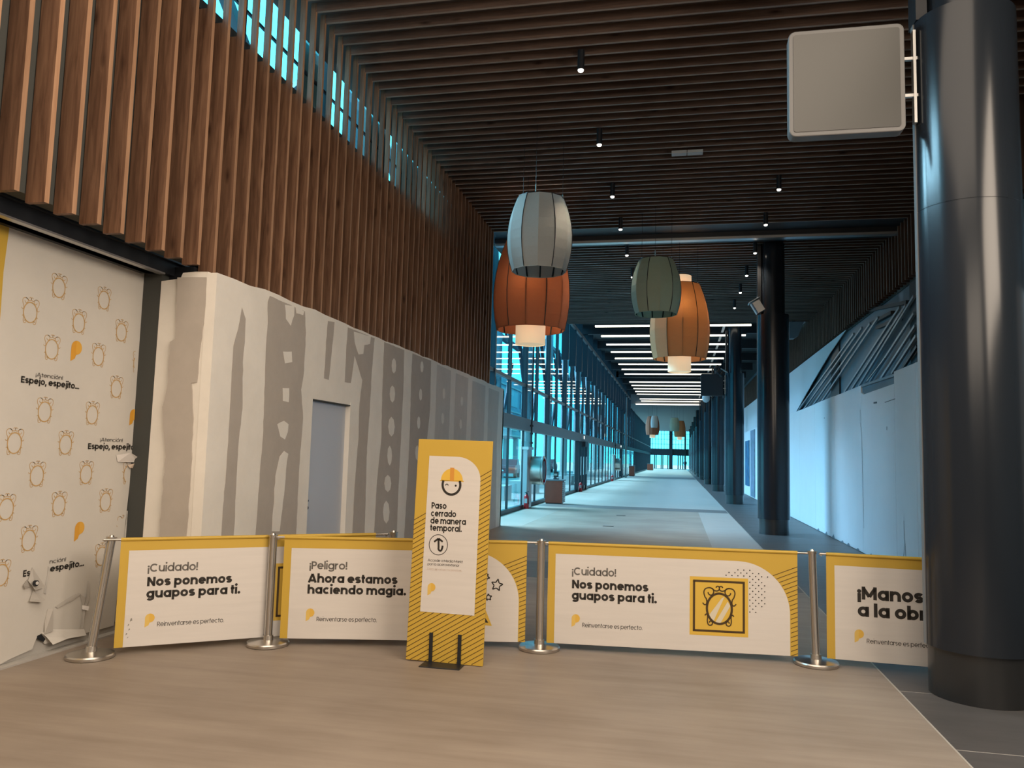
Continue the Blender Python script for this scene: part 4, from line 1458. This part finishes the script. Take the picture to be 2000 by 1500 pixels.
# ------------------------------------------------------------------ banners
def banner(A, B, kind, label, u0=.062, u1=2.149, z0=.058, z1=.915, extra=None):
    A_, B_ = Vector((A[0], A[1], 0)), Vector((B[0], B[1], 0))
    d = (B_ - A_)
    L = d.length
    ang = math.atan2(d.y, d.x)
    t = empty('barrier_banner', (A_.x, A_.y, 0), ang)
    fr = -.0015
    xo = u0 - .062

    def put(polys, material, nm, off):
        mb = MB()
        for q in polys:
            mb.poly([(x + xo, -off, z) for x, z in q])
        return local(mb.build(nm, material, fix=False), fab)

    # fabric, gently curved along its bottom edge
    mb = MB()
    nx, nz = 24, 6
    W = u1 - .062
    for side, yy in ((0, 0.0), (1, .002)):
        for i in range(nx + 1):
            for j in range(nz + 1):
                mb.v.append((u0 + W * i / nx, yy, z0 + (z1 - z0) * j / nz))
    nn = (nx + 1) * (nz + 1)
    for side in (0, 1):
        for i in range(nx):
            for j in range(nz):
                k = side * nn + i * (nz + 1) + j
                mb.f.append((k, k + nz + 1, k + nz + 2, k + 1))
    fab = local(mb.build('fabric', m_yellow), t)
    local(MB().tube((u0, .004, z1 - .012), (u0 + W, .004, z1 - .012), .015, n=14).build('rail_pocket', m_yellow), t)
    for a, b in ((.036, u0), (u0 + W, L - .036)):
        local(MB().tube((a, .004, z1 - .012), (b, .004, z1 - .012), .010, n=12).build('rail_end', m_chrome), t)
    for a, s in ((.03, 1), (L - .03, -1)):
        local(MB().bar((a, .004, z1 - .012), (a + s * .022, .004, z1 - .03), .008, .012).build('hook', m_chrome), t)
    # white field with a quarter ellipse at its upper right
    wr, wt, wl = 2.087, .815, .126
    field = [(wl, z0), (wl, wt), (1.66, wt)] + [(1.66 + (wr - 1.66) * sin(radians(a)), .395 + (wt - .395) * cos(radians(a))) for a in range(8, 90, 6)] + [(wr, .395), (wr, z0)]
    put([field], m_white, 'white_field', .0012)
    # diagonal stripes at the right
    st = []
    k = 0
    while True:
        zr = .787 - .0372 * k
        if zr < z0 + .02:
            break
        slope = .41
        x = u1
        # walk left until the white field begins
        xe = x
        while xe > 1.9:
            zz = zr - slope * (u1 - xe)
            if zz >= .395:
                bound = 1.66 + (wr - 1.66) * sqrt(max(0, 1 - ((zz - .395) / (wt - .395)) ** 2)) if zz < wt else 0
            else:
                bound = wr
            if xe <= bound + .006:
                break
            xe -= .004
        zl = zr - slope * (u1 - xe)
        zl2 = max(zl, z0 + .002)
        if zl < z0:
            xe = u1 - (zr - z0) / slope
        st.append([(xe, zl2 - .0028), (x, zr - .0028), (x, zr + .0028), (xe, zl2 + .0028)])
        k += 1
    put(st, m_inkbrown, 'stripe_print', .0014)
    f_, h_ = logo2d(.274, .203, .107)
    put([f_], m_yellow2, 'logo_mark', .0022)
    put([h_], m_orange if kind == 9 else mat('logo_amber2', (0.72, 0.44, 0.07), .6), 'logo_mark', .003)
    put(text2d('Reinventarse es perfecto.', .366, .205, .876, .036, .085, gap=.05), m_ink, 'lettering', .0022)
    if kind == 'cuidado':
        put(text2d('¡Cuidado!', .270, .640, .647, .066, .13), m_inkgrey, 'lettering', .0022)
        put(text2d('Nos ponemos', .272, .527, .922, .073, .175), m_ink, 'lettering', .0022)
        put(text2d('guapos para ti.', .272, .433, .993, .073, .175), m_ink, 'lettering', .0022)
        put([[(1.267, .190), (1.748, .190), (1.748, .673), (1.267, .673)]], mat('square_yellow', (0.68, 0.44, 0.06), .6), 'yellow_square', .0022)
        fx0, fx1, fz0, fz1 = 1.303, 1.712, .228, .637
        put([list(q_) for a, b in (((fx0 - .009, fz0), (fx1 + .009, fz0)), ((fx0 - .009, fz1), (fx1 + .009, fz1)), ((fx0, fz0), (fx0, fz1)), ((fx1, fz0), (fx1, fz1))) for q_ in ribbon([a, b], .018)], m_inkbrown, 'square_outline', .003)
        put([[(1.418, .345), (1.53, .5), (1.555, .515), (1.465, .31), (1.445, .31)], [(1.478, .30), (1.58, .475), (1.602, .44), (1.520, .293)]], mat('mirror_shine', (.66, .60, .46), .6), 'mirror_shine', .003)
        put(mirror2d(1.512, .414, .00041), m_inkbrown, 'mirror_outline', .0036)
        dots = []
        rows = {.742: (1.664, 1.712, 1.760), .693: (1.567, 1.616, 1.664, 1.712, 1.760)}
        for r_ in range(15):
            z_ = .742 - .0245 * r_
            for c_ in range(9):
                x_ = 1.567 + .0243 * (2 * c_ + (r_ % 2))
                if z_ > .68:
                    ok = (1.64 - .05 * r_ < x_ < 1.79 + .06 * r_)
                else:
                    ok = 1.752 < x_ < (1.885 if .45 < z_ < .64 else 1.865 if z_ > .43 else 1.83)
                if ok and (x_ - 1.72) ** 2 / .04 + (z_ - .58) ** 2 / .045 < 1.3:
                    dots.append(disc(x_, z_, .0052, 8))
        put(dots, m_ink, 'dot_print', .003)
    if kind == 'peligro':
        put(text2d('¡Peligro!', .285, .640, .605, .066, .13), m_inkgrey, 'lettering', .0022)
        put(text2d('Ahora estamos', .277, .527, 1.04, .073, .175), m_ink, 'lettering', .0022)
        put(text2d('haciendo magia.', .277, .433, 1.116, .073, .175), m_ink, 'lettering', .0022)
        def star(cx, cz, r, rot=90):
            p = [(cx + (r if k % 2 == 0 else r * .48) * cos(radians(rot + 36 * k)), cz + (r if k % 2 == 0 else r * .48) * sin(radians(rot + 36 * k))) for k in range(10)]
            return [list(q_) for k in range(10) for q_ in ribbon([p[k], p[(k + 1) % 10]], .010)]
        for st_ in (star(1.895, .535, .052, 80), star(1.825, .43, .03, 95), star(1.80, .60, .032, 60)):
            put(st_, m_ink, 'star_print', .0022)
        put([[(1.72, .20), (1.86, .19), (1.80, .33)]], mat('square_yellow', (0, 0, 0)), 'yellow_square', .0022)
        put([[(1.76, .22), (1.83, .215), (1.80, .26)]], m_ink, 'dark_print', .003)
        put([[(1.3, .2), (1.70, .2), (1.70, .62), (1.3, .62)]], mat('square_yellow', (0, 0, 0)), 'yellow_square', .0022)
    if kind == 'manos':
        put(text2d('¡Manos', .300, .552, .795, .104, .175), m_ink, 'lettering', .0022)
        put(text2d('a la obra!', .300, .415, .94, .104, .175), m_ink, 'lettering', .0022)
    if extra:
        extra(put)
    tag(t, label, 'banner', 'yellow edged banners of the barrier')
    return t


def smudges(put):
    P = []
    random.seed(5)
    for (x, z, w_, h_) in ((.165, .255, .018, .03), (.150, .22, .012, .02), (.158, .185, .012, .018), (.14, .15, .012, .02), (.152, .125, .01, .014)):
        P.append(rough_outline([(x, z), (x + w_, z + .01), (x + w_ * .8, z + h_), (x + .004, z + h_ * .8)], .003, .01))
    put(P, mat('dark_scuff', (.25, .235, .21), .8), 'scuff', .0025)


# the first banner starts at the leaning post, its near edge is 9 cm along
banner(P1, (PR[0] - .02, PR[1]), 'cuidado', 'left caution banner with torn scuff marks, beside the torn hoarding, running behind the second post', u0=.160, u1=2.149, extra=smudges)
banner(P2, P3, 'peligro', 'danger banner behind the yellow standing sign', u0=.098, u1=2.149)
banner(P3, P4, 'cuidado', 'caution banner with the mirror drawing fully in view, right of the standing sign')
banner(P4, P5, 'manos', 'rightmost banner with large heading, running behind the big column', u0=.085)

# ------------------------------------------------------------------ standing sign
sg = empty('standing_sign', (-1.79, 6.14, 0))
BL, BR_, TR_, TL_ = (-2.112, .012), (-1.480, .004), (-1.448, 1.762), (-2.070, 1.768)
board = bevel(MB().prism([(x, 6.14, z) for x, z in (BL, BR_, TR_, TL_)], (0, .02, 0)).build('board', m_yellow, sg), .002, 1)


def sp(polys, material, nm, off):
    mb = MB()
    for q in polys:
        mb.poly([(x, 6.14 - off, z) for x, z in q])
    return local(mb.build(nm, material, fix=False), board)


# shear that follows the slightly leaning board
def sh_(x, z):
    return x + .0245 * z


def lefte(z):
    return BL[0] + (TL_[0] - BL[0]) * z / 1.76


def righte(z):
    return BR_[0] + (TR_[0] - BR_[0]) * z / 1.76


st = []
k = 0
while True:
    zr = 1.53 - .0385 * k
    k += 1
    zl = zr - .6 * (righte(zr) - lefte(zr))
    if zr < .03:
        break
    segs = []
    xl, xr = lefte(zl), righte(zr)
    if zl < 0.01:
        xl = xr - (zr - .012) / .6
    if zl <= 1.125:
        segs.append((xl, xr))
    else:
        segs.append((-1.60, xr))
    for a, b in segs:
        za, zb = zr - .6 * (xr - a), zr
        st.append([(a, za - .003), (b, zb - .003), (b, zb + .003), (a, za + .003)])
sp(st, m_inkbrown, 'stripe_print', .0008)
wp = [(-2.006, .393), (-1.974, 1.634), (-1.740, 1.631)] + [(-1.740 + .198 * sin(radians(a)), 1.455 + .176 * cos(radians(a))) for a in range(6, 90, 7)] + [(-1.541, 1.45), (-1.558, .388)]
sp([wp], m_white, 'white_field', .0014)
hc = (-1.778, 1.437)
sp([[(hc[0] - .092, hc[1])] + [(hc[0] - .092 * cos(radians(a)), hc[1] + .098 * sin(radians(a))) for a in range(8, 180, 8)] + [(hc[0] + .092, hc[1])], [(hc[0] - .1, hc[1] - .004), (hc[0] + .1, hc[1] - .006), (hc[0] + .1, hc[1] + .002), (hc[0] - .1, hc[1] + .003)]],
   mat('helmet_yellow', (.74, .46, .06), .6), 'helmet_print', .0022)
sp([[(hc[0] - .016, hc[1]), (hc[0] + .018, hc[1]), (hc[0] + .018, hc[1] + .104), (hc[0] - .016, hc[1] + .106)]], mat('helmet_orange', (.64, .28, .04), .6), 'helmet_ridge', .003)
face = arc(-1.780, 1.405, .074, .078, 156 + 0, 384, 26)
sp([list(q_) for q_ in ribbon(face, .019)], m_ink, 'face_outline', .0022)
sp([list(q_) for q_ in ribbon(arc(-1.818, 1.398, .011, .012, 180, 0, 8), .007)] + [disc(-1.744, 1.399, .0085, 12)], m_ink, 'eye_print', .0022)
for s, xa, z, xb, cap, w_ in (('Paso', -1.941, 1.210, -1.815, .050, .13), ('cerrado', -1.944, 1.148, -1.733, .050, .13), ('de manera', -1.946, 1.090, -1.650, .050, .13), ('temporal.', -1.946, 1.033, -1.682, .050, .13)):
    sp(text2d(s, xa, z, xb, cap, w_ + .02), m_ink, 'lettering', .0022)
cc = (-1.873, .924)
sp([list(q_) for q_ in ribbon(arc(cc[0], cc[1], .077, .080, 0, 360, 36), .0055)], m_ink, 'arrow_ring', .0022)
ar = [(cc[0] + .0, cc[1] + .045), (cc[0] + .003, cc[1] - .02)] + arc(cc[0] + .018, cc[1] - .028, .016, .018, 180, 300, 8) + [(cc[0] + .034, cc[1] - .022), (cc[0] + .036, cc[1] - .005)]
sp([list(q_) for q_ in ribbon(ar, .016)] + [list(q_) for q_ in ribbon([(cc[0] - .036, cc[1] + .022), (cc[0], cc[1] + .050)], .015)] + [list(q_) for q_ in ribbon([(cc[0], cc[1] + .050), (cc[0] + .036, cc[1] + .026)], .015)], m_ink, 'arrow_print', .0022)
sp(text2d('Accede a Media Markt', -1.957, .790, -1.666, .020, .085), m_ink, 'lettering', .0022)
sp(text2d('por la acera exterior', -1.957, .760, -1.693, .020, .085), m_ink, 'lettering', .0022)
sp(text2d('Disculpa las molestias.', -1.958, .722, -1.668, .018, .085), m_faint, 'lettering', .0022)
f_, h_ = logo2d(-1.950, .522, .098)
sp([f_], m_yellow2, 'logo_mark', .0022)
sp([h_], MATS['logo_amber2'], 'logo_mark', .003)
bevel(MB().box((-1.955, 5.99, 0), (-1.627, 6.30, .008)).build('floor_plate', m_black, sg), .002, 1)
for x in (-1.905, -1.670):
    MB().box((x - .014, 6.128, .008), (x + .014, 6.137, .235)).build('front_prong', m_black, sg)
    MB().box((x - .014, 6.163, .008), (x + .014, 6.172, .235)).build('rear_prong', m_black, sg)
tag(sg, 'tall yellow standing sign with helmet face, leaning slightly right in a black floor bracket', 'sign')


# ------------------------------------------------------------------ things along the glass wall
def extinguisher(x, y, label):
    t = empty('fire_extinguisher', (x, y, 0))
    MB().lathe((x, y, 0), [(.0, 0), (.075, 0), (.08, .02), (.08, .36), (.06, .42), (.025, .45), (.0, .45)], 20).build('cylinder', m_red, t)
    MB().tube((x, y, .45), (x, y, .50), .018, n=10).build('valve', m_black, t)
    MB().bar((x - .05, y - .02, .50), (x + .07, y - .02, .54), .02, .02).build('handle', m_black, t)
    MB().tube((x + .03, y - .02, .49), (x + .09, y - .07, .15), .012, n=8).build('hose', m_black, t)
    MB().box((x - .05, y - .085, .18), (x + .04, y - .079, .32)).build('label_plate', m_ext_white, t)
    tag(t, label, 'fire extinguisher', 'red fire extinguishers along the glass wall')


extinguisher(-4.66, 24.6, 'red fire extinguisher standing below the round chrome drum')
extinguisher(-4.6, 38.4, 'red fire extinguisher standing by the entrance doors')
extinguisher(-4.6, 57.5, 'red fire extinguisher far along the glass wall, by the second white cabinet')

for (y, lab, lb2) in ((25.1, 'pale narrow steel cabinet with a black pipe above, by the nearest extinguisher', 'large chrome drum with a red and black mouth mounted on the narrow cabinet'), (60.3, 'farther narrow steel cabinet beside the tall post', 'farther chrome drum near the tall steel post')):
    t = empty('narrow_cabinet', (-4.7, y, 0))
    bevel(MB().box((-4.80, y - .5, 0), (-4.66, y + .3, 1.9)).build('cabinet_body', mat('pale_blue_steel', (.42, .47, .50), .3, metal=.4), t), .006)
    MB().box((-4.66, y - .46, .1), (-4.655, y - .12, 1.35)).build('white_notice', m_ext_white, t)
    MB().box((-4.655, y - .1, .05), (-4.645, y + .25, 1.82)).build('cabinet_door', m_alu, t)
    MB().box((-4.82, y - .55, 1.86), (-4.62, y + .35, 1.95)).build('cabinet_cap', m_alu, t)
    MB().tube((-4.62, y - .1, 1.95), (-4.62, y - .1, 6.8), .03, n=10).build('black_pipe', m_black, t)
    for z in (2.05, 2.35, 2.6):
        MB().tube((-4.62, y - .1, z), (-4.62, y - .1, z + .06), .055, n=10).build('pipe_joint', m_black, t)
    tag(t, lab, 'cabinet')
    d = empty('chrome_drum', (-4.45, y + .25, 1.2))
    # drum axis along the corridor's cross direction
    MB().lathe((0, 0, 0), [(.455, 0), (.455, .34), (.47, .36), (.47, .40), (.44, .42), (.40, .41)], 40).build('drum_shell', m_chrome, d)
    ds = d.children[-1]
    MB().lathe((0, 0, 0), [(.0, .22), (.40, .24), (.41, .40)], 40).build('drum_mouth', m_red, d)
    dm = d.children[-1]
    MB().lathe((0, 0, 0), [(.0, .40), (.31, .40), (.33, .36)], 40).build('drum_core', m_black, d)
    for o in d.children:
        o.matrix_parent_inverse = Matrix.Identity(4)
        o.rotation_euler = (0, radians(90), 0)
    d.location = (-4.64, y + .25, 1.2)
    tag(d, lb2, 'drum')

for (x0, x1, y, h, lab) in ((-4.57, -3.93, 27.64, .86, 'low terracotta wooden kiosk near the glass wall, nearest of three'), (-4.55, -4.0, 76.5, 1.0, 'orange brown wooden kiosk farther down, second of three'), (-4.5, -3.6, 122, 1.0, 'tiny wooden kiosk at the far end, last of three')):
    t = empty('wooden_kiosk', ((x0 + x1) / 2, y + .25, 0))
    bevel(MB().box((x0, y, .04), (x1 - .03, y + .45, h - .05)).build('front_body', m_kiosk, t), .004)
    bevel(MB().box((x0 - .02, y - .02, h - .05), (x1 + .02, y + .50, h)).build('counter_top', mat('grey_counter', (.16, .2, .23), .4), t), .004)
    MB().box((x0 + .02, y + .02, 0), (x1 - .06, y + .43, .04)).build('plinth', m_black, t)
    for k in range(10):
        MB().box((x1 - .03, y + .01, .06 + k * (h - .14) / 10), (x1 + .012, y + .46, .06 + (k + .78) * (h - .14) / 10)).build('side_board', mat('pale_side_board', (.35, .36, .38), .5), t)
    tag(t, lab, 'kiosk', 'wooden kiosks along the glass wall')
t = empty('small_monitor', (-4.21, 27.8, .86))
MB().box((-4.30, 27.78, .93), (-4.13, 27.81, 1.13)).build('screen', m_black, t)
MB().box((-4.28, 27.775, .99), (-4.17, 27.78, 1.06)).build('display', m_smudge, t)
MB().box((-4.30, 27.72, .86), (-4.13, 27.9, .90)).build('stand_base', m_mull, t)
MB().box((-4.23, 27.79, .90), (-4.20, 27.82, .95)).build('stand', m_black, t)
tag(t, 'small black monitor standing on the nearest wooden kiosk', 'monitor')
# wall lights on the transom
for i, y in enumerate((39.5, 66.0)):
    t = empty('transom_lamp', (-4.66, y, 2.66))
    MB().box((-4.72, y - .12, 2.58), (-4.60, y + .12, 2.74)).build('lamp_housing', m_ext_white, t)
    MB().box((-4.60, y - .10, 2.60), (-4.595, y + .10, 2.72)).build('lamp_lens', m_bulb, t)
    tag(t, ('small white lamp on the grey channel above the entrance doors', 'small white lamp on the grey channel near the tall post')[i], 'lamp')

# ------------------------------------------------------------------ person at the far doors
def person(x, y):
    t = empty('person', (x, y, 0))
    pts = {'pel': (0, 0, .93), 'bel': (0, 0, 1.1), 'che': (0, .01, 1.32), 'nek': (0, 0, 1.48), 'hed': (0, -.02, 1.60), 'top': (0, -.01, 1.72),
           'hl': (-.1, 0, .88), 'kl': (-.11, -.06, .48), 'al': (-.10, .03, .08), 'tl': (-.10, -.12, .03),
           'hr': (.1, 0, .88), 'kr': (.12, .05, .48), 'ar': (.14, .14, .08), 'tr': (.14, 0, .03),
           'sl': (-.19, 0, 1.40), 'el': (-.25, .03, 1.14), 'wl': (-.20, -.12, .95), 'fl': (-.19, -.16, .88),
           'sr': (.19, 0, 1.40), 'er': (.25, .03, 1.14), 'wr': (.20, -.12, .95), 'fr': (.19, -.16, .88)}
    rad = {'pel': .15, 'bel': .14, 'che': .16, 'nek': .06, 'hed': .095, 'top': .07, 'hl': .09, 'kl': .06, 'al': .045, 'tl': .04, 'hr': .09, 'kr': .06, 'ar': .045, 'tr': .04,
           'sl': .07, 'el': .05, 'wl': .035, 'fl': .04, 'sr': .07, 'er': .05, 'wr': .035, 'fr': .04}
    ed = [('pel', 'bel'), ('bel', 'che'), ('che', 'nek'), ('nek', 'hed'), ('hed', 'top'), ('pel', 'hl'), ('hl', 'kl'), ('kl', 'al'), ('al', 'tl'), ('pel', 'hr'), ('hr', 'kr'), ('kr', 'ar'), ('ar', 'tr'),
          ('che', 'sl'), ('sl', 'el'), ('el', 'wl'), ('wl', 'fl'), ('che', 'sr'), ('sr', 'er'), ('er', 'wr'), ('wr', 'fr')]
    ks = list(pts)
    me = bpy.data.meshes.new('body')
    me.from_pydata([pts[k_] for k_ in ks], [(ks.index(a), ks.index(b)) for a, b in ed], [])
    o = bpy.data.objects.new('body', me)
    COL.objects.link(o)
    o.parent = t
    md = o.modifiers.new('skin', 'SKIN')
    for i_, k_ in enumerate(ks):
        me.skin_vertices[0].data[i_].radius = (rad[k_], rad[k_])
    me.skin_vertices[0].data[0].use_root = True
    o.modifiers.new('sub', 'SUBSURF').levels = 1
    me.materials.append(mat('dark_clothes', (.02, .025, .03), .8))
    local(MB().lathe((0, 0, 0), [(.17, .55), (.19, .9), (.21, 1.2), (.20, 1.38), (.09, 1.46)], 14).build('coat', mat('dark_coat', (.015, .02, .03), .8)), t)
    local(MB().lathe((0, .0, 0), [(.085, 1.58), (.105, 1.64), (.10, 1.72), (.05, 1.765), (.001, 1.77)], 12).build('hair', m_black), t)
    tag(t, 'person in dark clothes walking by the bright doors at the far end', 'person')


person(1.30, 140.0)
